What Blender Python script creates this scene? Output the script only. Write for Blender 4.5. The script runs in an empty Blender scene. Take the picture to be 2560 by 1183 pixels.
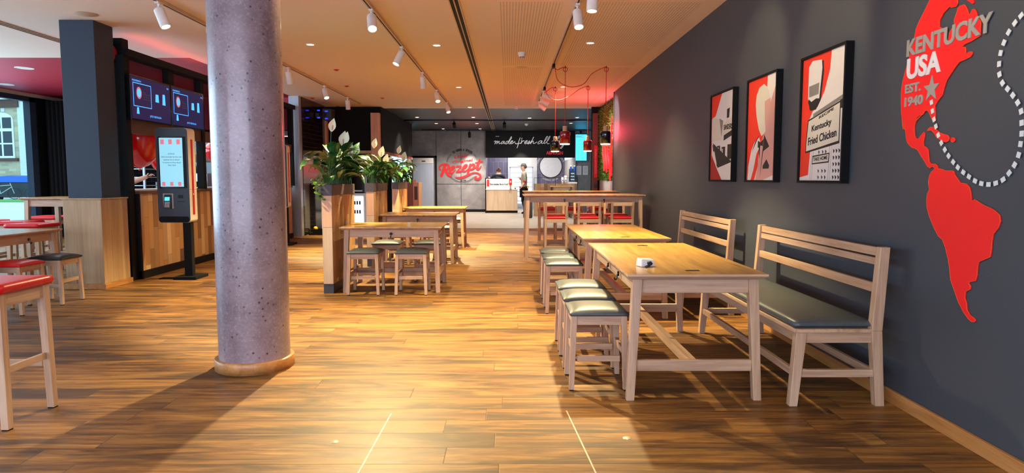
import bpy, bmesh, math, random
from mathutils import Vector, Matrix
random.seed(7)
S = bpy.context.scene
COL = S.collection
PI = math.pi

# ---------------------------------------------------------------- camera
cam = bpy.data.cameras.new('camera'); camo = bpy.data.objects.new('camera', cam); COL.objects.link(camo)
F_PX = 1700.0
cam.sensor_fit = 'HORIZONTAL'; cam.sensor_width = 36.0; cam.lens = 36.0*F_PX/2560.0
cam.clip_start = 0.05; cam.clip_end = 300
EYE = 1.28
PITCH = math.atan(145.5/F_PX); YAW = math.atan(9/(F_PX/math.cos(PITCH)))
camo.location = (0, 0, EYE)
camo.rotation_euler = (PI/2-PITCH, 0, -YAW)
S.camera = camo

# ---------------------------------------------------------------- light and exposure
S.view_settings.view_transform = 'Standard'; S.view_settings.look = 'None'
S.view_settings.exposure = 0.0; S.view_settings.gamma = 1.0; S.view_settings.use_curve_mapping = False
W = bpy.data.worlds.new('world'); S.world = W; W.use_nodes = True
bg = W.node_tree.nodes['Background']; bg.inputs[0].default_value = (0.42, 0.76, 1.0, 1); bg.inputs[1].default_value = 2.7
S.cycles.max_bounces = 7; S.cycles.diffuse_bounces = 4; S.cycles.glossy_bounces = 4; S.cycles.transmission_bounces = 4
S.cycles.transparent_max_bounces = 8; S.cycles.sample_clamp_indirect = 6; S.cycles.caustics_reflective = False; S.cycles.caustics_refractive = False

def area(name, loc, tgt, sx, sy, power, col):
    l = bpy.data.lights.new(name, 'AREA'); l.shape = 'RECTANGLE'; l.size = sx; l.size_y = sy; l.energy = power; l.color = col
    o = bpy.data.objects.new(name, l); COL.objects.link(o); o.location = loc
    o.rotation_euler = (Vector(tgt)-Vector(loc)).to_track_quat('-Z', 'Y').to_euler(); return o
WARM = (1.0, 0.80, 0.41); COOL = (0.72, 0.80, 1.0)
# daylight through the shop front behind the viewer and through the street window on the left
area('shopfront_daylight', (-3.0, -2.9, 1.6), (-2.6, 4, 1.3), 9.0, 2.6, 380, (0.84, 0.78, 1.0))
area('street_window_daylight', (-10.05, 8.4, 1.7), (-5, 8.4, 1.0), 8.6, 2.5, 520, (0.55, 0.78, 1.0))
def spot(loc, d, power, angle=60, blend=0.5, col=WARM, r=0.03):
    l = bpy.data.lights.new('spot_beam', 'SPOT'); l.energy = power; l.spot_size = math.radians(angle); l.spot_blend = blend
    l.color = col; l.shadow_soft_size = r
    o = bpy.data.objects.new('spot_beam', l); COL.objects.link(o); o.location = loc
    o.rotation_euler = Vector(d).to_track_quat('-Z', 'Y').to_euler(); return o
def point(loc, power, col=WARM, r=0.05):
    l = bpy.data.lights.new('lamp_glow', 'POINT'); l.energy = power; l.color = col; l.shadow_soft_size = r
    o = bpy.data.objects.new('lamp_glow', l); COL.objects.link(o); o.location = loc; return o

# ---------------------------------------------------------------- materials
def lin(c): c = c/255.0; return c/12.92 if c <= 0.04045 else ((c+0.055)/1.055)**2.4
def rgb(r, g, b): return (lin(r), lin(g), lin(b), 1)
M = {}
class NT:
    def __init__(s, name):
        s.m = bpy.data.materials.new(name); s.m.use_nodes = True; s.t = s.m.node_tree; s.b = s.t.nodes['Principled BSDF']; M[name] = s.m
    def n(s, typ, **kw):
        x = s.t.nodes.new(typ)
        for k, v in kw.items(): setattr(x, k, v)
        return x
    def l(s, a, b): s.t.links.new(a, b)
    def co(s, which='Object', scale=(1, 1, 1), off=None):
        tc = s.n('ShaderNodeTexCoord'); mp = s.n('ShaderNodeMapping'); mp.inputs['Scale'].default_value = scale
        s.l(tc.outputs[which], mp.inputs[0])
        if off is not None: s.l(off, mp.inputs['Location'])
        return mp.outputs[0]
    def noise(s, vec, scale, detail=4, rough=0.55, dist=0.0):
        x = s.n('ShaderNodeTexNoise'); x.inputs['Scale'].default_value = scale; x.inputs['Detail'].default_value = detail
        x.inputs['Roughness'].default_value = rough; x.inputs['Distortion'].default_value = dist; s.l(vec, x.inputs['Vector']); return x.outputs[0]
    def ramp(s, fac, stops):
        r = s.n('ShaderNodeValToRGB'); e = r.color_ramp.elements
        while len(e) < len(stops): e.new(0.5)
        for i, (p, c) in enumerate(stops): e[i].position = p; e[i].color = c
        s.l(fac, r.inputs[0]); return r.outputs[0]
    def mth(s, op, a, b=None, c=None):
        x = s.n('ShaderNodeMath', operation=op)
        for i, v in enumerate((a, b, c)):
            if v is None: continue
            if isinstance(v, (int, float)): x.inputs[i].default_value = v
            else: s.l(v, x.inputs[i])
        return x.outputs[0]
    def mix(s, f, a, b, mode='MIX'):
        x = s.n('ShaderNodeMix', data_type='RGBA', blend_type=mode)
        for i, v in ((0, f), (6, a), (7, b)):
            if isinstance(v, (int, float)): x.inputs[i].default_value = v
            elif isinstance(v, tuple): x.inputs[i].default_value = v
            else: s.l(v, x.inputs[i])
        return x.outputs[2]
    def bump(s, h, st=0.2, d=0.01):
        x = s.n('ShaderNodeBump'); x.inputs['Strength'].default_value = st; x.inputs['Distance'].default_value = d
        s.l(h, x.inputs['Height']); s.l(x.outputs[0], s.b.inputs['Normal'])
    def base(s, v):
        if isinstance(v, tuple): s.b.inputs['Base Color'].default_value = v
        else: s.l(v, s.b.inputs['Base Color'])
    def set(s, **k):
        for a, v in k.items():
            nm = {'rough': 'Roughness', 'metal': 'Metallic', 'coat': 'Coat Weight', 'spec': 'Specular IOR Level', 'em': 'Emission Color', 'es': 'Emission Strength', 'sheen': 'Sheen Weight', 'coatr': 'Coat Roughness', 'sub': 'Subsurface Weight'}[a]
            s.b.inputs[nm].default_value = v

def plain(name, c, rough=0.5, metal=0, var=0.06, scale=12, **k):
    t = NT(name); v = t.noise(t.co(), scale, 3)
    a = tuple(x*(1-var) for x in rgb(*c)[:3])+(1,); b = tuple(min(1, x*(1+var)) for x in rgb(*c)[:3])+(1,)
    t.base(t.ramp(v, [(0.3, a), (0.7, b)])); t.set(rough=rough, metal=metal, **k); return t.m
def glow(name, c, st):
    t = NT(name); t.base(rgb(*c)); t.set(em=rgb(*c), es=st, rough=0.4); return t.m

def wood(name, axis, c0, c1, c2, rough=0.45, sc=1.0, coat=0.0):
    t = NT(name); oi = t.n('ShaderNodeObjectInfo'); of = t.n('ShaderNodeCombineXYZ')
    r = t.mth('MULTIPLY', oi.outputs['Random'], 37.0)
    for i in range(3): t.l(r, of.inputs[i])
    s = [14*sc, 14*sc, 14*sc]; s[axis] = 1.1*sc
    v = t.co('Object', tuple(s), of.outputs[0])
    n1 = t.noise(v, 1.0, 6, 0.62, 0.6)
    s2 = [70*sc]*3; s2[axis] = 3*sc
    n2 = t.noise(t.co('Object', tuple(s2), of.outputs[0]), 1.0, 3, 0.6)
    n3 = t.noise(t.co('Object', (3*sc, 3*sc, 3*sc), of.outputs[0]), 1.0, 2)
    f = t.mth('ADD', t.mth('MULTIPLY', n1, 0.7), t.mth('MULTIPLY', n2, 0.3))
    col = t.ramp(f, [(0.32, rgb(*c0)), (0.5, rgb(*c1)), (0.68, rgb(*c2))])
    col = t.mix(t.mth('MULTIPLY', n3, 0.35), col, rgb(*c0), 'MIX')
    t.base(col); t.set(rough=rough, coat=coat, coatr=0.15); t.bump(n2, 0.08, 0.004); return t.m
OAK = ((150, 114, 88), (192, 156, 126), (212, 180, 150))
for i, a in enumerate('xyz'): wood('oak_'+a, i, *OAK)
TOPC = ((134, 96, 36), (182, 136, 58), (210, 166, 84))  # oak with the yellow of the warm spot beams mixed into the colour
wood('tabletop_x', 0, *TOPC, rough=0.30, coat=0.35); wood('tabletop_y', 1, *TOPC, rough=0.30, coat=0.35)
wood('wall_oak', 2, (146, 112, 78), (176, 142, 104), (196, 164, 126), sc=0.6)
wood('post_oak', 2, (182, 136, 106), (210, 164, 130), (226, 182, 148), sc=0.5)
wood('pale_counter', 2, (176, 148, 116), (200, 174, 142), (214, 190, 160), sc=0.7)
wood('skirting_oak', 1, (150, 95, 45), (185, 128, 72), (205, 150, 95), rough=0.35)
wood('rusty_wood', 2, (105, 52, 30), (130, 68, 42), (150, 84, 55), sc=0.7)

def floor_mat():
    t = NT('floor_planks'); tc = t.n('ShaderNodeTexCoord'); sp = t.n('ShaderNodeSeparateXYZ'); t.l(tc.outputs['Object'], sp.inputs[0])
    X, Y = sp.outputs[0], sp.outputs[1]; PW, PL = 0.185, 1.9
    ry = t.mth('DIVIDE', Y, PW); row = t.mth('FLOOR', ry); fy = t.mth('FRACT', ry)
    wn = t.n('ShaderNodeTexWhiteNoise', noise_dimensions='1D'); t.l(row, wn.inputs['W'])
    rx = t.mth('ADD', t.mth('DIVIDE', X, PL), t.mth('MULTIPLY', wn.outputs['Value'], 7.31)); colm = t.mth('FLOOR', rx); fx = t.mth('FRACT', rx)
    cid = t.n('ShaderNodeCombineXYZ'); t.l(row, cid.inputs[0]); t.l(colm, cid.inputs[1])
    w2 = t.n('ShaderNodeTexWhiteNoise', noise_dimensions='2D'); t.l(cid.outputs[0], w2.inputs['Vector'])
    rnd = w2.outputs['Value']
    off = t.n('ShaderNodeVectorMath', operation='SCALE'); t.l(w2.outputs['Color'], off.inputs[0]); off.inputs['Scale'].default_value = 40
    vadd = t.n('ShaderNodeVectorMath', operation='ADD'); t.l(tc.outputs['Object'], vadd.inputs[0]); t.l(off.outputs[0], vadd.inputs[1])
    def m(sx, sy):
        mp = t.n('ShaderNodeMapping'); mp.inputs['Scale'].default_value = (sx, sy, 1); t.l(vadd.outputs[0], mp.inputs[0]); return mp.outputs[0]
    g1 = t.noise(m(1.3, 13), 1, 6, 0.65, 1.2)
    g2 = t.noise(m(5, 90), 1, 4, 0.6)
    st = t.noise(m(1.1, 5.5), 1, 4, 0.62, 0.5)
    wv = t.n('ShaderNodeTexWave', wave_type='RINGS', rings_direction='Z'); wv.inputs['Scale'].default_value = 1.6; wv.inputs['Distortion'].default_value = 7; wv.inputs['Detail'].default_value = 3
    t.l(m(0.7, 8), wv.inputs['Vector'])
    col = t.ramp(g1, [(0.32, rgb(58, 34, 16)), (0.43, rgb(112, 72, 32)), (0.55, rgb(154, 106, 48)), (0.70, rgb(190, 142, 74))])
    col = t.mix(t.mth('MULTIPLY', rnd, 0.35), col, rgb(160, 116, 60))
    col = t.mix(t.mth('MULTIPLY', wv.outputs['Fac'], 0.18), col, rgb(105, 62, 26))
    col = t.mix(t.mth('MULTIPLY', g2, 0.42), col, rgb(84, 48, 20))
    dk = t.ramp(st, [(0.46, (0, 0, 0, 1)), (0.62, (1, 1, 1, 1))])
    col = t.mix(t.mth('MULTIPLY', dk, 0.78), col, rgb(48, 34, 22))
    # knots
    vo = t.n('ShaderNodeTexVoronoi', feature='F1'); vo.inputs['Scale'].default_value = 1.0; t.l(m(1.4, 4.2), vo.inputs['Vector'])
    kn = t.ramp(vo.outputs['Distance'], [(0.03, (1, 1, 1, 1)), (0.11, (0, 0, 0, 1))])
    col = t.mix(t.mth('MULTIPLY', kn, 0.7), col, rgb(60, 32, 14))
    e = t.mth('MINIMUM', fy, t.mth('SUBTRACT', 1.0, fy)); e = t.mth('MULTIPLY', e, PW)
    ex = t.mth('MINIMUM', fx, t.mth('SUBTRACT', 1.0, fx)); ex = t.mth('MULTIPLY', ex, PL)
    ed = t.mth('MINIMUM', e, ex)
    seam = t.ramp(t.mth('MULTIPLY', ed, 100.0), [(0.10, (1, 1, 1, 1)), (0.30, (0, 0, 0, 1))])
    col = t.mix(t.mth('MULTIPLY', seam, 0.75), col, rgb(60, 34, 14))
    t.base(col)
    rr = t.ramp(g1, [(0.3, (0.46,)*3+(1,)), (0.8, (0.58,)*3+(1,))]); t.l(rr, t.b.inputs['Roughness'])
    t.set(coat=0.05, coatr=0.2, spec=0.3)
    h = t.mth('SUBTRACT', t.mth('ADD', t.mth('MULTIPLY', g2, 0.12), t.mth('MULTIPLY', st, 0.25)), t.mth('MULTIPLY', seam, 0.8)); t.bump(h, 0.28, 0.006)
floor_mat()
def concrete(name, a, b, pit=True, rough=0.35, coat=0.0):
    t = NT(name); v = t.co(); n1 = t.noise(v, 3.2, 8, 0.68); n2 = t.noise(v, 60, 3, 0.7)
    col = t.ramp(n1, [(0.35, rgb(*a)), (0.65, rgb(*b))]); col = t.mix(t.ramp(n2, [(0.5, (0, 0, 0, 1)), (0.8, (0.5,)*3+(1,))]), col, rgb(*[min(255, x+45) for x in b]))
    if pit:
        vo = t.n('ShaderNodeTexVoronoi'); vo.inputs['Scale'].default_value = 22; t.l(v, vo.inputs['Vector'])
        sel = t.noise(v, 7, 3); sel2 = t.ramp(sel, [(0.42, (0, 0, 0, 1)), (0.52, (1, 1, 1, 1))])
        p = t.ramp(vo.outputs['Distance'], [(0.10, (1, 1, 1, 1)), (0.20, (0, 0, 0, 1))])
        p = t.mix(1.0, p, sel2, 'MULTIPLY'); col = t.mix(p, col, rgb(52, 46, 50)); t.bump(p, -0.4, 0.01)
    t.base(col); t.set(rough=rough, coat=coat, coatr=0.12)
concrete('column_concrete', (112, 94, 100), (146, 127, 134), True, 0.32, 0.35)
concrete('grey_panel', (108, 104, 105), (134, 130, 130), False, 0.6)
concrete('tile_floor', (134, 124, 112), (156, 146, 132), False, 0.45)
def slate():
    t = NT('slate_wall'); v = t.co(); n = t.noise(v, 220, 2, 0.7); n2 = t.noise(v, 1.5, 3)
    c = t.ramp(n, [(0.3, rgb(48, 52, 60)), (0.7, rgb(66, 71, 80))]); c = t.mix(t.mth('MULTIPLY', n2, 0.4), c, rgb(58, 60, 68)); t.base(c); t.set(rough=0.62); t.bump(n, 0.15, 0.003)
slate()
def ceiling_mat():
    t = NT('ceiling_board'); tc = t.n('ShaderNodeTexCoord'); sp = t.n('ShaderNodeSeparateXYZ'); t.l(tc.outputs['Object'], sp.inputs[0]); X, Y = sp.outputs[0], sp.outputs[1]
    def band(v, a, b): return t.mth('MULTIPLY', t.mth('GREATER_THAN', v, a), t.mth('LESS_THAN', v, b))
    xm = t.mth('ADD', band(X, -0.10, 0.56), band(X, 0.82, 2.0)); ym = t.mth('ADD', band(Y, 7.1, 11.0), t.mth('ADD', band(Y, 11.2, 17.0), band(Y, 3.0, 6.9)))
    msk = t.mth('MULTIPLY', xm, ym)
    def dot(v, p):
        f = t.mth('SUBTRACT', t.mth('FRACT', t.mth('DIVIDE', v, p)), 0.5); return t.mth('MULTIPLY', f, f)
    d = t.mth('LESS_THAN', t.mth('ADD', dot(X, 0.032), dot(Y, 0.032)), 0.055)
    c = t.mix(t.mth('MULTIPLY', t.mth('MULTIPLY', d, msk), 0.75), rgb(238, 222, 204), rgb(96, 82, 70)); 
    n = t.noise(tc.outputs['Object'], 160, 2); c = t.mix(t.mth('MULTIPLY', n, 0.12), c, rgb(196, 176, 156)); t.base(c); t.set(rough=0.85)
ceiling_mat()
def tiles(name, a, b, mortar, bw, bh, rough=0.15, ax=(0, 2), off=0.5):
    t = NT(name); tc = t.n('ShaderNodeTexCoord'); sp = t.n('ShaderNodeSeparateXYZ'); t.l(tc.outputs['Object'], sp.inputs[0]); mp = t.n('ShaderNodeCombineXYZ')
    t.l(sp.outputs[ax[0]], mp.inputs[0]); t.l(sp.outputs[ax[1]], mp.inputs[1])
    br = t.n('ShaderNodeTexBrick'); t.l(mp.outputs[0], br.inputs[0]); br.offset = off
    br.inputs['Color1'].default_value = rgb(*a); br.inputs['Color2'].default_value = rgb(*b); br.inputs['Mortar'].default_value = rgb(*mortar)
    br.inputs['Scale'].default_value = 1.0; br.inputs['Brick Width'].default_value = bw; br.inputs['Row Height'].default_value = bh; br.inputs['Mortar Size'].default_value = 0.006
    t.base(br.outputs['Color']); t.set(rough=rough); t.bump(br.outputs['Fac'], -0.3, 0.01)
tiles('black_tile_side', (12, 12, 14), (30, 27, 27), (62, 54, 50), 0.30, 0.10, 0.10, (1, 2))
tiles('black_tile_front', (12, 14, 18), (26, 28, 34), (60, 60, 66), 0.30, 0.10, 0.10)
tiles('lavender_tile', (92, 86, 112), (104, 97, 122), (134, 128, 148), 0.22, 0.5, 0.3)
tiles('facade_brick', (206, 184, 148), (172, 152, 122), (180, 172, 158), 0.55, 0.16, 0.9)
def planks_v(name, axis):     # vertical slats of mixed woods; axis = horizontal direction of the cladding
    t = NT(name); tc = t.n('ShaderNodeTexCoord'); sp = t.n('ShaderNodeSeparateXYZ'); t.l(tc.outputs['Object'], sp.inputs[0])
    U = sp.outputs[axis]; Z = sp.outputs[2]
    ru = t.mth('DIVIDE', U, 0.115); c = t.mth('FLOOR', ru); fu = t.mth('FRACT', ru)
    wn = t.n('ShaderNodeTexWhiteNoise', noise_dimensions='1D'); t.l(c, wn.inputs['W'])
    rz = t.mth('ADD', t.mth('DIVIDE', Z, 0.62), t.mth('MULTIPLY', wn.outputs['Value'], 5.0)); rr = t.mth('FLOOR', rz); fz = t.mth('FRACT', rz)
    cb = t.n('ShaderNodeCombineXYZ'); t.l(c, cb.inputs[0]); t.l(rr, cb.inputs[1]); w2 = t.n('ShaderNodeTexWhiteNoise', noise_dimensions='2D'); t.l(cb.outputs[0], w2.inputs['Vector'])
    col = t.ramp(w2.outputs['Value'], [(0.0, rgb(104, 78, 54)), (0.2, rgb(140, 104, 70)), (0.4, rgb(204, 160, 108)), (0.6, rgb(186, 138, 86)), (0.8, rgb(168, 130, 92)), (1.0, rgb(226, 194, 148))])
    n = t.noise(t.co('Object', (60, 60, 2.5)), 1, 5, 0.6); col = t.mix(t.mth('MULTIPLY', n, 0.35), col, rgb(110, 72, 42))
    e = t.mth('MINIMUM', t.mth('MULTIPLY', t.mth('MINIMUM', fu, t.mth('SUBTRACT', 1.0, fu)), 0.115), t.mth('MULTIPLY', t.mth('MINIMUM', fz, t.mth('SUBTRACT', 1.0, fz)), 0.62))
    sm = t.mth('LESS_THAN', e, 0.0018); col = t.mix(t.mth('MULTIPLY', sm, 0.75), col, rgb(40, 24, 14)); t.base(col); t.set(rough=0.5)
planks_v('slats_y', 1); planks_v('slats_x', 0)
def steel(name, c, axis):
    t = NT(name); s = [2, 2, 2]; s[axis] = 120; n = t.noise(t.co('Object', tuple(s)), 1, 3); t.base(t.ramp(n, [(0.3, rgb(*[x*0.9 for x in c])), (0.7, rgb(*c))])); t.set(rough=0.34, metal=0.55)
steel('brushed_steel', (190, 196, 205), 0)
plain('black_paint', (9, 9, 10), 0.7, spec=.2); plain('black_gloss', (10, 11, 14), 0.12); plain('charcoal', (46, 48, 54), 0.5); plain('pillar_slate', (38, 50, 66), 0.65, scale=60)
plain('white_paint', (232, 228, 224), 0.4); plain('track_cream', (200, 178, 150), 0.5); plain('warm_white', (226, 220, 208), 0.6)
plain('dark_leather', (66, 72, 76), 0.42, var=0.1, scale=40); plain('black_leather', (34, 34, 36), 0.38, scale=40); plain('red_leather', (204, 12, 22), 0.36, scale=40)
plain('red_ceiling', (176, 22, 46), 0.55); plain('dark_ceiling', (24, 22, 22), 0.4); plain('soffit_beige', (200, 176, 150), 0.7)
plain('planter_grey', (72, 66, 72), 0.55); plain('mural_red', (238, 14, 14), 0.6, var=0.02); plain('mural_edge', (225, 90, 20), 0.6); plain('letter_grey', (150, 146, 140), 0.45); plain('letter_white', (214, 212, 216), 0.4)
plain('dash_white', (210, 214, 214), 0.5); plain('print_red', (214, 44, 18), 0.6, var=0.02); plain('print_white', (206, 200, 196), 0.6, var=0.02); plain('print_cream', (196, 190, 176), 0.6, var=0.02)
plain('print_pink', (190, 142, 134), 0.6, var=0.02); plain('print_black', (20, 18, 18), 0.6); plain('print_deepred', (150, 28, 20), 0.6); plain('print_grey', (120, 116, 112), 0.6)
plain('logo_red', (196, 16, 18), 0.5); plain('shade_red', (140, 10, 24), 0.14, coat=0.5); plain('shade_black', (8, 14, 26), 0.10, coat=0.5); plain('pale_wood_cap', (206, 164, 132), 0.5)
plain('cord_red', (196, 34, 24), 0.6); plain('skin', (220, 172, 146), 0.5); plain('shirt_beige', (150, 140, 122), 0.8); plain('navy_cloth', (26, 30, 44), 0.8); plain('cap_grey', (96, 92, 84), 0.8); plain('hair_brown', (94, 66, 44), 0.7)
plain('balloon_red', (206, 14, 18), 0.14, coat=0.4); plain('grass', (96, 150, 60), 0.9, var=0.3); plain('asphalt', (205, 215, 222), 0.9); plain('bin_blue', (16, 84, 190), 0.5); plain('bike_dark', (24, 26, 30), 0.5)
plain('facade_trim', (215, 212, 200), 0.8); plain('roof_brown', (96, 62, 52), 0.8); plain('leaf_deep', (44, 98, 46), 0.30, var=0.35, scale=9); plain('leaf_light', (92, 136, 48), 0.4, var=0.25); plain('spathe_white', (230, 226, 196), 0.5); plain('stem_green', (58, 96, 40), 0.5)
plain('soil', (40, 28, 20), 0.9); plain('yellow_plastic', (220, 180, 30), 0.5); plain('kiosk_dark', (40, 46, 56), 0.35); plain('kiosk_white', (226, 214, 198), 0.4); plain('red_panel', (190, 20, 24), 0.5); plain('dark_glass_panel', (58, 34, 34), 0.25)
plain('brown_header', (84, 58, 46), 0.6); plain('pouf_grey', (60, 60, 62), 0.8); plain('stud_metal', (225, 205, 160), 0.3, metal=0.4); plain('vent_black', (12, 12, 12), 0.8); plain('light_tile', (196, 192, 188), 0.5)
glow('lens_glow', (255, 236, 200), 26); glow('downlight_glow', (255, 238, 205), 14); glow('shade_glow', (255, 240, 214), 8); glow('screen_cyan', (70, 200, 250), 1.6); glow('screen_navy', (4, 16, 66), 1.0); glow('screen_line', (70, 170, 250), 1.5)
glow('paper_screen', (140, 205, 225), 0.75); glow('neon_red', (255, 18, 22), 4); glow('lamp_blue', (30, 50, 255), 3); glow('cabinet_glow', (220, 235, 255), 1.8); glow('white_glow', (255, 248, 235), 4); glow('screen_pink', (215, 120, 130), 0.6)
def glass():
    t = NT('clear_glass'); tr = t.n('ShaderNodeBsdfTransparent'); tr.inputs[0].default_value = (0.93, 0.98, 1, 1); gl = t.n('ShaderNodeBsdfGlossy'); gl.inputs['Roughness'].default_value = 0.02
    fr = t.n('ShaderNodeFresnel'); fr.inputs[0].default_value = 1.35; mx = t.n('ShaderNodeMixShader'); t.l(fr.outputs[0], mx.inputs[0]); t.l(tr.outputs[0], mx.inputs[1]); t.l(gl.outputs[0], mx.inputs[2])
    t.l(mx.outputs[0], t.t.nodes['Material Output'].inputs[0])
glass()
def moss():
    t = NT('moss_green'); n = t.noise(t.co(), 26, 5, 0.7); t.base(t.ramp(n, [(0.35, rgb(24, 56, 18)), (0.55, rgb(72, 124, 36)), (0.7, rgb(120, 176, 60))])); t.set(rough=0.9)
moss()
def tint():
    t = NT('tinted_glass'); tr = t.n('ShaderNodeBsdfTransparent'); tr.inputs[0].default_value = (0.42, 0.33, 0.36, 1); mx = t.n('ShaderNodeMixShader'); mx.inputs[0].default_value = 0.12
    t.b.inputs['Base Color'].default_value = (0.1, 0.05, 0.06, 1); t.b.inputs['Roughness'].default_value = 0.3; t.l(tr.outputs[0], mx.inputs[1]); t.l(t.b.outputs[0], mx.inputs[2]); t.l(mx.outputs[0], t.t.nodes['Material Output'].inputs[0])
tint()

# ---------------------------------------------------------------- mesh builder
class MB:
    def __init__(s): s.v = []; s.f = []; s.mi = []; s.sm = []; s.mats = []; s.cur = 0
    def mat(s, name):
        if name not in s.mats: s.mats.append(name)
        s.cur = s.mats.index(name); return s
    def add(s, vs, fs, smooth=False):
        b = len(s.v); s.v += [tuple(v) for v in vs]
        for f in fs: s.f.append([b+i for i in f]); s.mi.append(s.cur); s.sm.append(smooth)
        return s
    def hexa(s, lo, hi):        # two quads, counter-clockwise seen from above
        return s.add(lo+hi, [(3, 2, 1, 0), (4, 5, 6, 7), (0, 1, 5, 4), (1, 2, 6, 5), (2, 3, 7, 6), (3, 0, 4, 7)])
    def box(s, x0, x1, y0, y1, z0, z1):
        return s.hexa([(x0, y0, z0), (x1, y0, z0), (x1, y1, z0), (x0, y1, z0)], [(x0, y0, z1), (x1, y0, z1), (x1, y1, z1), (x0, y1, z1)])
    def cyl(s, p0, p1, r0, r1=None, n=20, caps=True):
        r1 = r0 if r1 is None else r1; p0 = Vector(p0); p1 = Vector(p1); d = (p1-p0).normalized(); a = d.orthogonal().normalized(); b = d.cross(a)
        vs = []
        for p, r in ((p0, r0), (p1, r1)):
            for i in range(n): t = 2*PI*i/n; vs.append(p+(a*math.cos(t)+b*math.sin(t))*r)
        s.add(vs, [(i, (i+1) % n, n+(i+1) % n, n+i) for i in range(n)], True)
        if caps: s.add(vs[:n], [tuple(range(n-1, -1, -1))]); s.add(vs[n:], [tuple(range(n))])
        return s
    def lathe(s, prof, c=(0, 0, 0), n=24):
        vs = []; c = Vector(c)
        for r, z in prof:
            for i in range(n): t = 2*PI*i/n; vs.append(c+Vector((r*math.cos(t), r*math.sin(t), z)))
        k = len(prof)
        return s.add(vs, [(j*n+i, j*n+(i+1) % n, (j+1)*n+(i+1) % n, (j+1)*n+i) for j in range(k-1) for i in range(n)], True)
    def tube(s, pts, r, n=8):
        pts = [Vector(p) for p in pts]; rings = []; a = None
        for i, p in enumerate(pts):
            d = (pts[min(i+1, len(pts)-1)]-pts[max(i-1, 0)]).normalized()
            a = d.orthogonal().normalized() if a is None else (a-d*a.dot(d)).normalized(); b = d.cross(a)
            rr = r[i] if isinstance(r, (list, tuple)) else r
            rings.append([p+(a*math.cos(2*PI*j/n)+b*math.sin(2*PI*j/n))*rr for j in range(n)])
        vs = [v for q in rings for v in q]; k = len(rings)
        s.add(vs, [(j*n+i, j*n+(i+1) % n, (j+1)*n+(i+1) % n, (j+1)*n+i) for j in range(k-1) for i in range(n)], True)
        s.add(rings[0], [tuple(range(n-1, -1, -1))]); return s.add(rings[-1], [tuple(range(n))])
    def prism(s, poly, T, t):      # 2D polygon put in space by T(u, v, w), thickness t
        n = len(poly); vs = [T(u, v, 0) for u, v in poly]+[T(u, v, t) for u, v in poly]
        return s.add(vs, [tuple(range(n-1, -1, -1)), tuple(range(n, 2*n))]+[(i, (i+1) % n, n+(i+1) % n, n+i) for i in range(n)])
    def ball(s, c, r, n=16, sc=(1, 1, 1)):
        pr = [(math.sin(PI*i/n)*r, -math.cos(PI*i/n)*r) for i in range(n+1)]; b = MB(); b.lathe(pr, (0, 0, 0), n*2)
        return s.add([(c[0]+v[0]*sc[0], c[1]+v[1]*sc[1], c[2]+v[2]*sc[2]) for v in b.v], b.f, True)
    def build(s, name, parent=None, bevel=0, loc=None, merge=False):
        me = bpy.data.meshes.new(name); me.from_pydata([tuple(v) for v in s.v], [], s.f); me.polygons.foreach_set('material_index', s.mi); me.polygons.foreach_set('use_smooth', s.sm)
        for m in s.mats: me.materials.append(M[m])
        if merge:
            bm = bmesh.new(); bm.from_mesh(me); bmesh.ops.remove_doubles(bm, verts=bm.verts, dist=1e-5); bmesh.ops.recalc_face_normals(bm, faces=bm.faces); bm.to_mesh(me); bm.free()
        me.update(); o = bpy.data.objects.new(name, me); COL.objects.link(o)
        if parent: o.parent = parent
        if loc: o.location = loc
        if bevel:
            b = o.modifiers.new('edge', 'BEVEL'); b.width = bevel; b.segments = 2; b.limit_method = 'ANGLE'; b.angle_limit = 0.6
        return o
def mb(m): return MB().mat(m)
def bx(name, m, x0, x1, y0, y1, z0, z1, parent=None, bevel=0): return mb(m).box(x0, x1, y0, y1, z0, z1).build(name, parent, bevel)
def empty(name, loc, rz=0):
    o = bpy.data.objects.new(name, None); COL.objects.link(o); o.location = loc; o.rotation_euler = (0, 0, rz); o.empty_display_size = 0.1; return o
def tag(o, label, cat, group=None):
    o['label'] = label; o['category'] = cat
    if group: o['group'] = group
    return o
def thing(name, loc, label, cat, group=None, rz=0): return tag(empty(name, loc, rz), label, cat, group)
def struct(o): o['kind'] = 'structure'; return o
def kids(o): return [c for c in COL.objects if c.parent == o]
def copy_tree(o, parent=None):
    c = o.copy(); COL.objects.link(c)
    if parent: c.parent = parent
    for k in CH.get(o.name, []) if o.name in CH else kids(o): copy_tree(k, c)
    return c
CH = {}
def dup(o, loc, label, rz=None, group=None):
    c = copy_tree(o); c.location = loc; c['label'] = label
    if rz is not None: c.rotation_euler = (0, 0, rz)
    if group: c['group'] = group
    return c
def smooth(pts, k=6):
    pts = [Vector(p) for p in pts]; out = []
    for i in range(len(pts)-1):
        p0 = pts[max(i-1, 0)]; p1 = pts[i]; p2 = pts[i+1]; p3 = pts[min(i+2, len(pts)-1)]
        for j in range(k):
            t = j/k; out.append(0.5*((2*p1)+(p2-p0)*t+(2*p0-5*p1+4*p2-p3)*t*t+(3*p1-p0-3*p2+p3)*t*t*t))
    out.append(pts[-1]); return out
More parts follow.
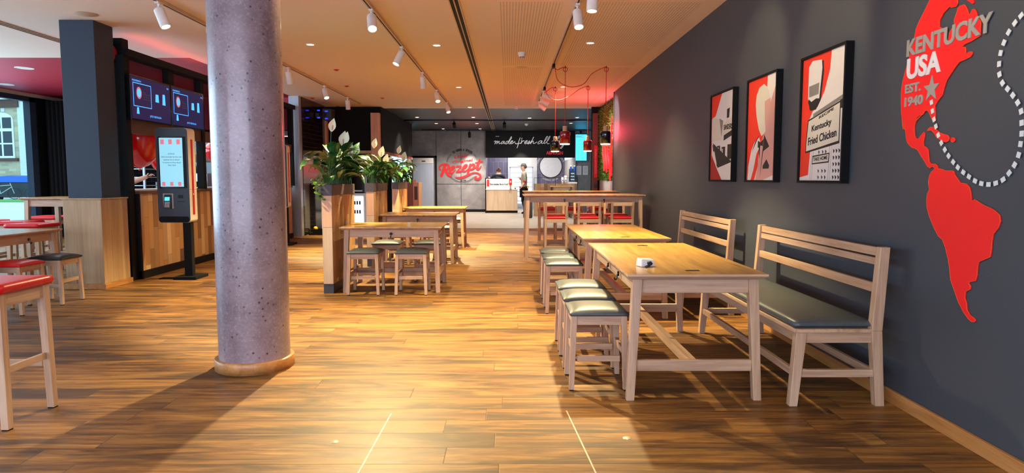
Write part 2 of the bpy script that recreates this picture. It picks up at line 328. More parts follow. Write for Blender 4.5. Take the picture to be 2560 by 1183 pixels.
def ribbon(b, pts, wid, T, t=0.006, k=6):    # flat stroke of given width along 2D points
    P = smooth([(p[0], p[1], (wid[i] if isinstance(wid, (list, tuple)) else wid)) for i, p in enumerate(pts)], k); L = []; R = []
    for i, p in enumerate(P):
        d = (P[min(i+1, len(P)-1)]-P[max(i-1, 0)]).xy
        d = d.normalized() if d.length > 1e-9 else Vector((1, 0)); nn = Vector((-d.y, d.x))*p.z/2
        L.append((p.x+nn.x, p.y+nn.y)); R.append((p.x-nn.x, p.y-nn.y))
    m = len(L); vs = []
    for w in (0, t):
        vs += [T(u, v, w+i*6e-5) for i, (u, v) in enumerate(L)]+[T(u, v, w+i*6e-5) for i, (u, v) in enumerate(R)]
    fs = []
    for i in range(m-1):
        fs += [(i, i+1, m+i+1, m+i), (2*m+i, 3*m+i, 3*m+i+1, 2*m+i+1), (i, 2*m+i, 2*m+i+1, i+1), (m+i, m+i+1, 3*m+i+1, 3*m+i)]
    fs += [(0, m, 3*m, 2*m), (m-1, 3*m-1, 4*m-1, 2*m-1)]
    b.add(vs, fs)
    for c in (P[0], P[-1]):
        b.prism([(c.x+math.cos(a)*c.z/2, c.y+math.sin(a)*c.z/2) for a in [2*PI*q/12 for q in range(12)]], T, t*0.97)
def text(b, s, x0, y0, x1, y1, T, t=0.004, shear=0.0, bold=0.02, rise=0.0):   # fits string s in the box, extruded by t
    cu = bpy.data.curves.new('lettering', 'FONT'); cu.body = s; cu.size = 1; cu.offset = bold; cu.resolution_u = 4; cu.fill_mode = 'FRONT'; cu.space_character = 1.0
    o = bpy.data.objects.new('lettering', cu); COL.objects.link(o); dg = bpy.context.evaluated_depsgraph_get(); dg.update()
    me = bpy.data.meshes.new_from_object(o.evaluated_get(dg)); bpy.data.objects.remove(o); bpy.data.curves.remove(cu)
    if not me.vertices: return
    xs = [v.co.x for v in me.vertices]; ys = [v.co.y for v in me.vertices]; ax, bxx, ay, by = min(xs), max(xs), min(ys), max(ys)
    P = []
    for v in me.vertices:
        fu = (v.co.x-ax)/(bxx-ax); fv = (v.co.y-ay)/max(by-ay, 1e-6); P.append((x0+(x1-x0)*fu+shear*fv*(y1-y0), y0+(y1-y0)*fv+rise*fu))
    n = len(P); fs = [tuple(p.vertices) for p in me.polygons]; cnt = {}
    for f in fs:
        for i in range(len(f)):
            e = (f[i], f[(i+1) % len(f)]); cnt[e] = 1
    out = [tuple(n+i for i in f) for f in fs]
    for (i, j) in list(cnt):
        if (j, i) not in cnt: out.append((i, j, n+j, n+i))
    b.add([T(u, v, 0) for u, v in P]+[T(u, v, t) for u, v in P], out); bpy.data.meshes.remove(me)
def WALLR(x):   # picture plane on the right wall (faces -X): u = Y, v = Z
    return lambda u, v, w: (x-w, u, v)
def TXR(x): return lambda u, v, w: (x-w, -u, v)       # for text: u = -Y
def BACK(y): return lambda u, v, w: (u, y-w, v)
# ================================================================ THE ROOM
CZ = 3.07
struct(mb('floor_planks').add([(-10.2, -3.2, 0), (2.35, -3.2, 0), (2.35, 17.29, 0), (-10.2, 17.29, 0)], [(0, 1, 2, 3)]).build('floor'))
struct(mb('tile_floor').add([(-10.2, 17.29, 0), (6.5, 17.29, 0), (6.5, 30.5, 0), (-10.2, 30.5, 0)], [(0, 1, 2, 3)]).build('floor_tiles'))
b = mb('ceiling_board').box(-10.2, 2.45, -3.2, 10.35, CZ, CZ+.12).box(-4.75, 2.45, 10.35, 17.7, CZ, CZ+.12); struct(b.build('ceiling'))
struct(bx('ceiling_red', 'red_ceiling', -10.2, -4.75, 10.35, 17.7, CZ, CZ+.12))
struct(bx('ceiling_rear', 'dark_ceiling', -10.2, 6.5, 17.7, 30.6, CZ, CZ+.12))
struct(bx('wall_right', 'slate_wall', 2.2, 2.34, -3.2, 14.3, 0, CZ))
b = mb('slate_wall').box(2.34, 2.5, 14.2, 17.3, 0, CZ).mat('black_paint').box(2.1, 2.6, 17.3, 17.42, 0, CZ); struct(b.build('wall_right_niche'))
struct(bx('baseboard_right', 'skirting_oak', 2.178, 2.199, -3.2, 14.3, 0, .075, bevel=.003))
b = mb('grey_panel').box(-3.75, -.86, 26.0, 26.2, 0, CZ)
struct(b.build('wall_back'))
b = mb('black_paint')
for x0, x1, z0, z1 in ((-2.79, -.86, 0, .10), (-3.75, -2.72, 2.06, 2.13), (-2.79, -2.72, 0, 2.13)): b.box(x0, x1, 25.97, 25.999, z0, z1)
for x0 in (-2.74, -1.80): b.box(x0-.006, x0+.006, 25.993, 25.9995, 0.1, CZ)
b.box(-2.72, -.86, 25.993, 25.9995, 1.06, 1.07); struct(b.build('trim_back'))
struct(bx('wall_sign_band', 'black_paint', -.86, 2.52, 25.9, 26.1, 2.06, CZ))
b = mb('light_tile').box(2.46, 2.54, 25.9, 29.9, 0, 2.06); struct(b.build('wall_kitchen_pier'))
struct(bx('wall_back_right', 'grey_panel', 2.54, 6.0, 26.0, 26.2, 0, CZ))
struct(bx('wall_kitchen_back', 'lavender_tile', -.86, 2.46, 29.9, 30.0, 0, 2.6))
struct(bx('wall_kitchen_panel', 'light_tile', -.02, 1.25, 29.82, 29.89, 0, 2.6))
struct(bx('wall_kitchen_left', 'lavender_tile', -.96, -.862, 26.2, 30, 0, 2.6))
struct(bx('wall_right_rear', 'black_paint', 6.4, 6.5, 17.3, 30.6, 0, CZ))
struct(bx('wall_left_rear', 'black_paint', -10.2, -10.1, 17.3, 30.6, 0, CZ))
# left facade: street window
b = mb('pillar_slate').box(-10.28, -10.14, 14.64, 14.82, 0, 2.99).box(-10.28, -10.14, -1.2, 14.82, 2.90, 3.0).box(-10.28, -10.14, -1.2, 14.7, 0, .30)
for y in (4.0, 9.3): b.box(-10.26, -10.16, y-.05, y+.05, .3, 2.9)
w1 = struct(b.build('window_1')); mb('clear_glass').add([(-10.21, -1.2, .3), (-10.21, 14.64, .3), (-10.21, 14.64, 2.9), (-10.21, -1.2, 2.9)], [(0, 1, 2, 3)]).build('pane', w1)
struct(bx('wall_left', 'soffit_beige', -10.3, -10.12, -3.2, 17.3, 3.0, CZ))
struct(bx('wall_left_corner', 'black_paint', -10.28, -10.12, 14.82, 17.3, 0, 3.0))
struct(bx('wall_kitchen_left_end', 'charcoal', -10.1, -7.7, 16.6, 16.7, 0, 3.07))
struct(bx('wall_front_left', 'soffit_beige', -10.28, -7.6, -3.3, -3.2, 0, CZ))
# dark curtain beside the street window
b = mb('black_paint'); P = [(-10.02+.016*i, 14.95+.035*math.sin(i*1.1)) for i in range(52)]
b.add([(x, y, .02) for x, y in P]+[(x, y, 2.95) for x, y in P]+[(x, y+.03, .02) for x, y in P]+[(x, y+.03, 2.95) for x, y in P],
      [(i, i+1, 53+i, 52+i) for i in range(51)]+[(104+i, 156+i, 157+i, 105+i) for i in range(51)], True)
tag(b.build('curtain'), 'floor-length black curtain at the far end of the street window', 'curtain')
# red bulkhead in the kitchen and the dark fascia of the rear counter
struct(bx('wall_red_bulkhead', 'red_ceiling', -9.5, -4.8, 15.35, 15.45, 2.36, CZ))
struct(bx('wall_kitchen_side', 'black_tile_front', -9.5, -4.8, 16.4, 16.5, 0, 2.36))
struct(bx('wall_tiled', 'black_tile_side', -4.62, -4.56, 15.22, 17.1, 0, CZ))
b = mb('black_tile_front').box(-5.8, -4.80, 15.22, 15.34, 0, .95).mat('light_tile').box(-5.8, -4.80, 15.16, 15.5, .95, .99)
struct(b.build('wall_tiled_low'))
b = mb('black_paint').box(-4.75, -3.2, 17.3, 17.5, 1.98, CZ).box(-3.28, -3.2, 17.5, 22.8, 1.97, CZ).mat('pale_counter').box(-4.45, -3.2, 17.24, 17.299, 1.90, 1.975)
b.mat('pale_counter').box(-3.29, -3.19, 17.5, 22.8, 1.90, 1.969).mat('red_panel')
for i in range(24): b.box(-3.185, -3.18, 17.6+i*.21, 17.72+i*.21, 1.91, 1.965)
struct(b.build('trim_fascia'))
struct(bx('wall_rear_counter', 'black_paint', -9.0, -3.9, 22.8, 22.9, 0, CZ))
struct(bx('trim_floor_step', 'charcoal', -4.5, 2.1, 17.27, 17.31, 0, .006))
for i, (x, y0, y1) in enumerate(((-.55, -3, 26), (-5.86, -3, 10.2))):
    b = mb('vent_black').box(x-.045, x+.045, y0, y1, CZ-.004, CZ-.001).mat('track_cream')
    for dx in (-.05, 0, .05): b.box(x+dx-.006, x+dx+.006, y0, y1, CZ-.012, CZ-.0005)
    o = b.build('linear_diffuser'); tag(o, ['long black double-slot air diffuser running down the middle of the ceiling', 'short black slot air diffuser in the ceiling left of the square pillar'][i], 'air vent', 'ceiling slot diffusers')

# ---------------------------------------------------------------- pillars
t = thing('round_column', (-1.735, 4.58, 0), 'thick round polished concrete column in the foreground with wooden base ring', 'column')
mb('column_concrete').lathe([(.231, 0), (.231, CZ)], n=64).build('shaft', t)
mb('skirting_oak').lathe([(.231, .0), (.258, .0), (.258, .072), (.254, .076), (.232, .076)], n=64).build('base_ring', t)
t = thing('square_pillar', (-4.90, 8.1, 0), 'square dark pillar clad in light oak up to table height left of the order kiosk', 'pillar')
bx('upper_shaft', 'pillar_slate', -.195, .195, -.19, .19, 1.05, CZ, t, .004)
bx('oak_cladding', 'wall_oak', -.215, .225, -.27, .27, .06, 1.035, t, .003); bx('cap_board', 'wall_oak', -.225, .235, -.28, .28, 1.035, 1.053, t, .003)
bx('plinth', 'skirting_oak', -.235, .245, -.29, .29, 0, .06, t, .003)
t = thing('black_post', (-4.86, 8.62, 0), 'slim black post standing behind the square pillar with a round red sign', 'pillar')
bx('shaft', 'black_paint', -.12, .16, -.16, -.02, 0, 2.98, t); 
mb('red_panel').cyl((.02, .06, 2.72), (.02, .09, 2.72), .13, n=32).build('round_sign', t, loc=(-.04, -.27, .07))
t = thing('steel_post', (-4.68, 15.12, 0), 'brushed steel corner post in front of the black tiled wall', 'post')
bx('cladding', 'brushed_steel', -.11, .11, -.09, .09, 0, CZ, t, .004)
for i, x in enumerate((-4.62, -3.31)):
    t = thing('wooden_post', (x, 17.15, 0), ['square timber post right of the black tiled wall', 'square timber post rising behind the middle planter'][i], 'post', 'timber posts under the black fascia')
    bx('shaft', 'post_oak', -.11, .11, -.08, .08, 0, 2.90, t, .004)

# ================================================================ FURNITURE
def table(w, d, h, legw=.056, splay=.03, rail=(.17, .235), foot=None, socket=False, hooks=()):
    """long side along local Y"""
    t = empty('dining_table' if h < .9 else 'bar_table', (0, 0, 0)); hw, hd = w/2, d/2; T = .028
    b = mb('tabletop_y').hexa([(-hw+.025, -hd+.025, h-T-.004), (hw-.025, -hd+.025, h-T-.004), (hw-.025, hd-.025, h-T-.004), (-hw+.025, hd-.025, h-T-.004)], [(-hw, -hd, h-.014), (hw, -hd, h-.014), (hw, hd, h-.014), (-hw, hd, h-.014)])
    b.box(-hw, hw, -hd, hd, h-.014, h); o = b.build('tabletop', t, .002); o.data.materials.append(M['oak_x'])
    for f_ in o.data.polygons:
        if f_.normal.z < .5: f_.material_index = 1  # rim and underside stay plain oak, only the top carries the lamplight yellow
    zt = h-T-.004; a = .085; ix, iy = hw-.04, hd-.045
    for sx in (-1, 1):
        for sy in (-1, 1):
            def q(x, y, z, e=0): return [(sx*x0, sy*y0, z) for x0, y0 in ((x-e, y-e), (x, y-e), (x, y), (x-e, y))]
            lo = q(ix+splay, iy+splay*.6, 0, legw*.82); hi = q(ix, iy, zt, legw)
            if sx*sy < 0: lo.reverse(); hi.reverse()
            mb('oak_z').hexa(lo, hi).build('leg', t, .003)
    for sy in (-1, 1):
        mb('oak_x').box(-ix+legw-.004, ix-legw+.004, sy*(iy-.03)-.011, sy*(iy-.03)+.011, zt-a, zt).build('apron', t, .002)
        f = 1-(rail[1]/zt); rx = ix-legw*.85+splay*f; ry = iy-.028+splay*.6*f
        mb('oak_x').box(-rx, rx, sy*ry-.014, sy*ry+.014, rail[0], rail[1]).build('end_rail', t, .002)
    for sx in (-1, 1):
        mb('oak_y').box(sx*(ix-.03)-.011, sx*(ix-.03)+.011, -iy+legw-.004, iy-legw+.004, zt-a, zt).build('apron', t, .002)
    mb('oak_y').box(-.024, .024, -ry+.014, ry-.014, rail[0]+.005, rail[1]-.005).build('stretcher', t, .002)
    for (x, y, dx, dy) in hooks:
        b = mb('black_gloss').cyl((x, y, zt-.045), (x+dx*.010, y+dy*.010, zt-.045), .016, n=14)
        b.tube(smooth([(x+dx*.010, y+dy*.010, zt-.05), (x+dx*.014, y+dy*.014, zt-.075), (x+dx*.024, y+dy*.024, zt-.085), (x+dx*.032, y+dy*.032, zt-.07)], 4), .005, 6); b.build('bag_hook', t)
    if socket:
        for y in (-hd+.16, hd-.22): mb('black_gloss').box(-.03, .05, y-.018, y+.018, h, h+.0015).build('socket_plate', t)
    return t
def cushion(mat, s, z0, th, dome, n=12, s2=None):
    s2 = s2 or s; b = mb(mat); g = []
    for j in range(n+1):
        for i in range(n+1):
            u = 2*i/n-1; v = 2*j/n-1; k = (1-abs(u)**3.2)*(1-abs(v)**3.2)
            ins = .010*(0 if k > 0 else 1); g.append((u*(s/2-ins*.4), v*(s2/2-ins*.4), z0+th+dome*k**.6))
    N = n+1; fs = [(j*N+i, j*N+i+1, (j+1)*N+i+1, (j+1)*N+i) for j in range(n) for i in range(n)]; b.add(g, fs, True)
    ring = [j for j in range(N)]+[N*j+n for j in range(1, N)]+[n*N+i for i in range(n-1, -1, -1)]+[N*j for j in range(n-1, 0, -1)]
    R = len(ring); mid = [(g[q][0]*1.035, g[q][1]*1.035, z0+th*.5) for q in ring]; lo = [(g[q][0]*.985, g[q][1]*.985, z0) for q in ring]
    b.add([g[q] for q in ring]+mid+lo, [(i+R, (i+1) % R+R, (i+1) % R, i) for i in range(R)]+[(i+2*R, (i+1) % R+2*R, (i+1) % R+R, i+R) for i in range(R)]+[tuple(range(3*R-1, 2*R-1, -1))], True)
    return b
def stool(mat, h=.455, bar=False):
    t = empty('bar_stool' if bar else 'stool', (0, 0, 0)); s = .335; lw = .036 if not bar else .045; ap = .055 if not bar else .07
    cushion(mat, .355 if not bar else .40, h, .020 if not bar else .045, .030 if not bar else .006).build('seat_cushion', t, merge=True)
    sp = .012 if not bar else .008; H = s/2 if not bar else .185
    for sx in (-1, 1):
        for sy in (-1, 1):
            def q(e, z, w): return [(sx*x0, sy*y0, z) for x0, y0 in ((e-w, e-w), (e, e-w), (e, e), (e-w, e))]
            lo = q(H+sp, .006, lw*.85); hi = q(H, h, lw); f0 = q(H+sp-.002, 0, lw*.85-.004); f1 = q(H+sp-.002, .0065, lw*.85-.004)
            if sx*sy < 0:
                for r in (lo, hi, f0, f1): r.reverse()
            l = mb('oak_z').hexa(lo, hi).build('leg', t, .002); mb('black_paint').hexa(f0, f1).build('rubber_foot', l)
    r0 = .175 if not bar else .24; r1 = r0+.036
    for sgn in (-1, 1):
        mb('oak_x').box(-H+lw-.003, H-lw+.003, sgn*(H-.017)-.009, sgn*(H-.017)+.009, h-ap, h-.001).build('apron', t, .0015)
        mb('oak_y').box(sgn*(H-.017)-.009, sgn*(H-.017)+.009, -H+lw-.003, H-lw+.003, h-ap, h-.001).build('apron', t, .0015)
        e = H-.008
        mb('oak_x').box(-e+lw-.006, e-lw+.006, sgn*(e-.01)-.009, sgn*(e-.01)+.009, r0, r1).build('foot_rail', t, .0015)
        mb('oak_y').box(sgn*(e-.01)-.009, sgn*(e-.01)+.009, -e+lw-.006, e-lw+.006, r0+.045, r1+.045).build('foot_rail', t, .0015)
    return t
def chair(mat, h=.665):
    """bar chair, back at local -Y"""
    t = empty('bar_chair', (0, 0, 0)); H = .175
    cushion(mat, .345, h, .03, .012).build('seat_cushion', t, merge=True)
    for sx in (-1, 1):
        a, c = sorted((sx*H, sx*(H-.036)))
        mb('oak_z').hexa([(a, -H-.02, 0), (c, -H-.02, 0), (c, -H+.018, 0), (a, -H+.018, 0)], [(a, -H, h), (c, -H, h), (c, -H+.04, h), (a, -H+.04, h)]).hexa([(a, -H, h), (c, -H, h), (c, -H+.04, h), (a, -H+.04, h)], [(a, -H-.045, .925), (c, -H-.045, .925), (c, -H-.015, .925), (a, -H-.015, .925)]).build('back_post', t, .002)
        mb('oak_z').hexa([(a, H-.03, 0), (c, H-.03, 0), (c, H+.005, 0), (a, H+.005, 0)], [(a, H-.038, h), (c, H-.038, h), (c, H, h), (a, H, h)]).build('leg', t, .002)
        mb('oak_y').box(min(sx*(H-.008), sx*(H-.028)), max(sx*(H-.008), sx*(H-.028)), -H+.03, H-.03, h-.055, h-.001).build('apron', t, .0015)
        mb('oak_y').box(min(sx*(H-.008), sx*(H-.028)), max(sx*(H-.008), sx*(H-.028)), -H+.01, H-.02, .30, .335).build('foot_rail', t, .0015)
    mb('oak_x').box(-H+.034, H-.034, -H-.042, -H-.02, .865, .92).build('top_rail', t, .002)
    for y, z0, z1 in ((-H+.012, h-.055, h), (H-.02, h-.055, h), (-H-.0, .22, .26), (H-.022, .22, .26)): mb('oak_x').box(-H+.034, H-.034, y-.009, y+.009, z0, z1).build('foot_rail' if z0 < .5 else 'apron', t, .0015)
    return t
def bench(L=1.86):
    """faces -X; origin below the seat centre"""
    t = empty('bench', (0, 0, 0)); hl = L/2
    b = cushion('dark_leather', .45, 0, .040, .008, 14, L-.08); o = b.build('seat_cushion', t, loc=(-.02, 0, .44), merge=True)
    mb('oak_y').box(-.255, .235, -hl+.01, hl-.01, .42, .44).build('seat_board', t, .002)
    for sy in (-1, 1):
        y0, y1 = sorted((sy*hl, sy*(hl-.05)))
        mb('oak_z').hexa([(-.27, y0, 0), (-.225, y0, 0), (-.225, y1, 0), (-.27, y1, 0)], [(-.245, y0, .42), (-.185, y0, .42), (-.185, y1, .42), (-.245, y1, .42)]).build('front_leg', t, .003)
        R = [((.215, .265), 0), ((.175, .235), .43), ((.205, .258), .90)]
        b = mb('oak_z')
        for (q0, z0), (q1, z1) in zip(R, R[1:]): b.hexa([(q0[0], y0, z0), (q0[1], y0, z0), (q0[1], y1, z0), (q0[0], y1, z0)], [(q1[0], y0, z1), (q1[1], y0, z1), (q1[1], y1, z1), (q1[0], y1, z1)])
        b.build('back_post', t, .003)
        yy = sy*(hl-.025)
        mb('oak_x').box(-.19, .18, yy-.014, yy+.014, .362, .42).build('apron', t, .002)
        mb('oak_x').box(-.232, .215, yy-.014, yy+.014, .165, .208).build('end_rail', t, .002)
    Y0 = hl-.05
    for x, z0, z1 in ((-.22, .36, .42), (.19, .36, .42)): mb('oak_y').box(x-.012, x+.012, -Y0, Y0, z0, z1).build('apron', t, .002)
    mb('oak_y').box(-.247, -.222, -Y0, Y0, .165, .208).build('stretcher', t, .002); mb('oak_y').box(.195, .22, -Y0, Y0, .165, .208).build('stretcher', t, .002)
    for z0, z1 in ((.845, .893), (.795, .835), (.64, .692)):
        x = .18+.03*(z0-.43)/.47+.012; mb('oak_y').box(x, x+.024, -Y0, Y0, z0, z1).build('back_slat', t, .002)
    return t

G_D = 'oak dining tables'
D0 = tag(table(.80, 1.87, .74, socket=True, hooks=((-.352, -.35, -1, 0), (-.352, .1, -1, 0))), 'nearest long oak table on the right with a white box on its top', 'table', G_D); D0.location = (1.07, 4.73, 0)
dup(D0, (1.07, 7.03, 0), 'oak table on the right directly behind the nearest one, in front of the bar tables', group=G_D)
L0 = tag(table(.84, 1.14, .74, hooks=((.38, 0, 1, 0), (-.38, 0, -1, 0))), 'nearest oak table of the left aisle row beside the first planter', 'table', G_D)
L0.location = (-1.31, 7.95, 0); L0.rotation_euler = (0, 0, -PI/2)
dup(L0, (-1.36, 10.55, 0), 'middle oak table of the left aisle row beside the second planter', group=G_D)
dup(L0, (-1.36, 12.90, 0), 'farthest oak table of the left aisle row with a brightly lit yellow top', group=G_D)
L4 = tag(table(.80, 1.87, .74, hooks=((.37, .45, 1, 0),)), 'oak table cut by the left photo edge behind the low red stool', 'table', G_D); L4.location = (-5.22, 6.42, 0)
B0 = tag(table(.80, 1.86, 1.03, rail=(.24, .30), hooks=((.37, .3, 1, 0), (.37, -.3, 1, 0))), 'nearer high oak bar table on the right under the nearer pair of pendant lamps', 'table', 'high oak bar tables'); B0.location = (1.155, 10.72, 0); B0.rotation_euler = (0, 0, -PI/2)
dup(B0, (1.21, 13.42, 0), 'farther high oak bar table on the right under the farther pair of pendant lamps', group='high oak bar tables')
B1 = tag(table(.72, .90, 1.03, rail=(.24, .30)), 'high oak table against the left side of the square pillar', 'table', 'high oak bar tables'); B1.location = (-5.88, 9.18, 0); B1.rotation_euler = (0, 0, -PI/2)

S0 = tag(stool('dark_leather'), 'nearest grey cushioned stool on the left side of the nearest right table', 'stool', 'grey stools at the right tables'); S0.location = (.545, 4.19, 0)
for y, s in ((4.67, 'second grey cushioned stool from the front beside the nearest right table'), (5.13, 'third grey cushioned stool from the front, farthest one of the nearest right table'),
             (6.53, 'frontmost grey stool of the three beside the second right table'), (7.02, 'middle grey stool of the three beside the second right table'), (7.58, 'rearmost grey stool of the three beside the second right table')):
    dup(S0, (.545 if y < 6 else .53, y, 0), s)
rows = [('nearest', 7.95, -1.31), ('middle', 10.55, -1.36), ('farthest', 12.90, -1.36)]
for n, y, x in rows:
    for sx, sd in ((-1, 'left'), (1, 'right')):
        dup(S0, (x+sx*.262-.02, y-.40, 0), f'{sd} dark grey stool on the near side of the {n} left aisle table', group='stools at the left aisle tables')
        dup(S0, (x+sx*.262+.05, y+.62, 0), f'{sd} dark stool on the far side of the {n} left aisle table', group='stools at the left aisle tables')
SR = tag(stool('red_leather'), 'low red cushioned stool at the left table behind the big red bar stool', 'stool', 'low stools at the left table'); SR.location = (-4.71, 6.46, 0)
SK = tag(stool('black_leather'), 'low black cushioned stool in front of the oak clad pillar base', 'stool', 'low stools at the left table'); SK.location = (-4.68, 6.99, 0)
dup(SK, (-4.78, 5.93, 0), 'low black stool barely visible at the left photo edge beside the low red stool')
BR = tag(stool('red_leather', .70, True), 'big red bar stool in the left foreground cut by the photo edge', 'stool', 'red bar stools'); BR.location = (-2.73, 3.56, 0)
dup(BR, (-5.68, 8.13, 0), 'red bar stool standing in front of the high table beside the square pillar')
dup(BR, (-6.17, 8.57, 0), 'red bar stool left of the high table, half hidden by another red stool')
dup(BR, (-6.55, 9.75, 0), 'red bar stool farthest back behind the leg of the high table near the window')
dup(BR, (-6.78, 8.80, 0), 'dark red bar stool cut by the left photo edge above the low table')

C0 = tag(chair('red_leather'), 'left bar chair with red seat on the near side of the nearer bar table', 'chair', 'bar chairs with red seats'); C0.location = (.72, 10.42, 0)
nm = ['left', 'middle', 'right']
for k, (by, bn) in enumerate(((10.72, 'nearer'), (13.42, 'farther'))):
    for i, x in enumerate((.72, 1.22, 1.72)):
        if not (k == 0 and i == 0): dup(C0, (x+k*.03, by-.30, 0), f'{nm[i]} bar chair with red seat on the near side of the {bn} bar table')
        dup(C0, (x+.04+k*.03, by+.42, 0), f'{nm[i]} bar chair with red seat on the far side of the {bn} bar table', rz=PI)
E0 = tag(bench(), 'near grey-cushioned oak bench with slatted back against the dark wall below the map', 'bench', 'oak benches along the right wall'); E0.location = (1.85, 4.65, 0)
dup(E0, (1.85, 7.20, 0), 'far grey-cushioned oak bench with slatted back behind the nearest table')

# small white box with a cord on the near table
t = thing('power_adapter', (.845, 4.16, .74), 'small white power box with a short black cord on the nearest table', 'adapter', rz=.35)
b = mb('white_paint').hexa([(-.05, -.035, 0), (.05, -.035, 0), (.05, .035, 0), (-.05, .035, 0)], [(-.045, -.03, .048), (.045, -.03, .042), (.045, .03, .046), (-.045, .03, .052)]); b.build('housing', t, .006)
mb('black_gloss').tube(smooth([(.0, -.036, .02), (-.01, -.07, .012), (-.04, -.075, .004), (-.03, -.05, .006), (.005, -.058, .016), (.02, -.045, .022)], 5), .0035, 6).build('cord', t)
mb('charcoal').cyl((.005, -.032, .022), (.005, -.046, .022), .014, n=14).build('plug', t)

# ================================================================ RIGHT WALL: MAP, LETTERS, POSTERS
MAP=[[3.4,2.196],[3.537,2.243],[3.619,2.205],[3.665,2.155],[3.713,2.105],[3.73,2.08],[3.737,2.047],[3.795,1.902],[3.816,1.858],[3.833,1.813],[3.841,1.761],[3.836,1.701],[3.829,1.634],[3.824,1.629],[3.817,1.588],[3.807,1.557],[3.79,1.548],[3.799,1.586],[3.796,1.596],[3.782,1.545],[3.769,1.494],[3.755,1.472],[3.74,1.463],[3.714,1.447],[3.68,1.44],[3.658,1.43],[3.628,1.4],[3.594,1.37],[3.568,1.343],[3.544,1.333],[3.525,1.34],[3.506,1.335],[3.508,1.327],[3.531,1.314],[3.544,1.298],[3.553,1.26],[3.539,1.222],[3.557,1.198],[3.559,1.169],[3.554,1.131],[3.53,1.084],[3.488,1.03],[3.447,0.986],[3.413,0.971],[3.387,0.936],[3.358,0.875],[3.344,0.831],[3.332,0.778],[3.304,0.737],[3.266,0.68],[3.222,0.635],[3.187,0.611],[3.167,0.603],[3.148,0.604],[3.138,0.611],[3.144,0.622],[3.176,0.631],[3.2,0.652],[3.206,0.682],[3.221,0.706],[3.218,0.738],[3.187,0.754],[3.184,0.769],[3.198,0.78],[3.196,0.788],[3.153,0.8],[3.145,0.828],[3.145,0.866],[3.139,0.891],[3.066,0.923],[3.061,0.961],[3.061,0.994],[3.055,1.028],[3.026,1.059],[3.015,1.088],[3.023,1.116],[3.055,1.135],[3.085,1.146],[3.115,1.153],[3.153,1.165],[3.189,1.181],[3.213,1.174],[3.219,1.206],[3.231,1.236],[3.255,1.253],[3.301,1.259],[3.323,1.279],[3.345,1.297],[3.354,1.315],[3.368,1.318],[3.417,1.318],[3.454,1.328],[3.479,1.33],[3.484,1.343],[3.5,1.353],[3.535,1.354],[3.554,1.367],[3.562,1.397],[3.569,1.431],[3.589,1.444],[3.608,1.45],[3.613,1.471],[3.606,1.495],[3.603,1.515],[3.611,1.524],[3.637,1.508],[3.66,1.49],[3.685,1.497],[3.695,1.519],[3.7,1.559],[3.685,1.595],[3.646,1.614],[3.623,1.625],[3.695,1.582],[3.68,1.606],[3.657,1.616],[3.629,1.616],[3.607,1.635],[3.584,1.631],[3.568,1.61],[3.543,1.578],[3.528,1.569],[3.521,1.579],[3.524,1.617],[3.531,1.651],[3.507,1.676],[3.474,1.699],[3.461,1.74],[3.446,1.77],[3.415,1.798],[3.385,1.824],[3.355,1.845],[3.316,1.849],[3.278,1.855],[3.266,1.866],[3.266,1.877],[3.288,1.88],[3.31,1.874],[3.314,1.89],[3.316,1.907],[3.341,1.912],[3.326,1.923],[3.284,1.927],[3.218,1.941],[3.217,2.005],[3.245,2.036],[3.256,2.061],[3.269,2.075],[3.285,2.075],[3.295,2.06],[3.306,2.057],[3.316,2.08],[3.329,2.098],[3.342,2.113],[3.377,2.114],[3.389,2.108],[3.399,2.082],[3.413,2.059],[3.408,2.027],[3.426,2.019],[3.445,2.003],[3.452,1.96],[3.462,1.959],[3.472,1.993],[3.477,2.03],[3.503,2.036],[3.527,2.047],[3.528,2.08],[3.5,2.111],[3.452,2.131],[3.439,2.122],[3.402,2.119],[3.392,2.132],[3.395,2.148]]
CUBA=[[3.584,1.528],[3.574,1.538],[3.557,1.545],[3.524,1.541],[3.504,1.527],[3.484,1.513],[3.447,1.502],[3.415,1.495],[3.399,1.478],[3.408,1.465],[3.429,1.461],[3.458,1.469],[3.481,1.48],[3.504,1.489],[3.521,1.51],[3.55,1.529]]
ISLE=[[3.357,1.468],[3.36,1.462],[3.367,1.458],[3.378,1.458],[3.386,1.463],[3.39,1.47],[3.388,1.477],[3.38,1.481],[3.369,1.48],[3.361,1.475]]
ARCT=[[3.35,2.167],[3.326,2.129],[3.3,2.113],[3.285,2.101],[3.273,2.104],[3.279,2.118],[3.288,2.15]]
DOTS=[[2.93,1.996],[2.964,1.973],[2.998,1.95],[3.032,1.918],[3.057,1.878],[3.074,1.836],[3.079,1.789],[3.073,1.742],[3.051,1.701],[3.017,1.671],[2.983,1.639],[2.952,1.604],[2.929,1.565],[2.922,1.516],[2.918,1.47],[2.921,1.426],[2.928,1.38],[2.948,1.338],[2.977,1.303],[3.011,1.274],[3.055,1.258],[3.101,1.252],[3.148,1.256],[3.192,1.268],[3.236,1.288],[3.278,1.309],[3.32,1.333],[3.357,1.36],[3.395,1.391],[3.427,1.423],[3.458,1.458],[3.486,1.499],[3.509,1.545],[3.528,1.582],[3.545,1.626],[3.557,1.672]]
TXT={"KENTUCKY":[[3.801,2.037],[3.793,1.945],[3.114,2.031],[3.162,1.943]],"USA":[[3.794,1.934],[3.777,1.82],[3.524,1.931],[3.48,1.818]],"EST":[[3.798,1.794],[3.793,1.743],[3.658,1.794],[3.652,1.744]],"Y1940":[[3.8,1.723],[3.79,1.672],[3.633,1.725],[3.626,1.671]],"STAR":[[3.561,1.743],[3.562,1.809],[3.632,1.763],[3.488,1.76]]}

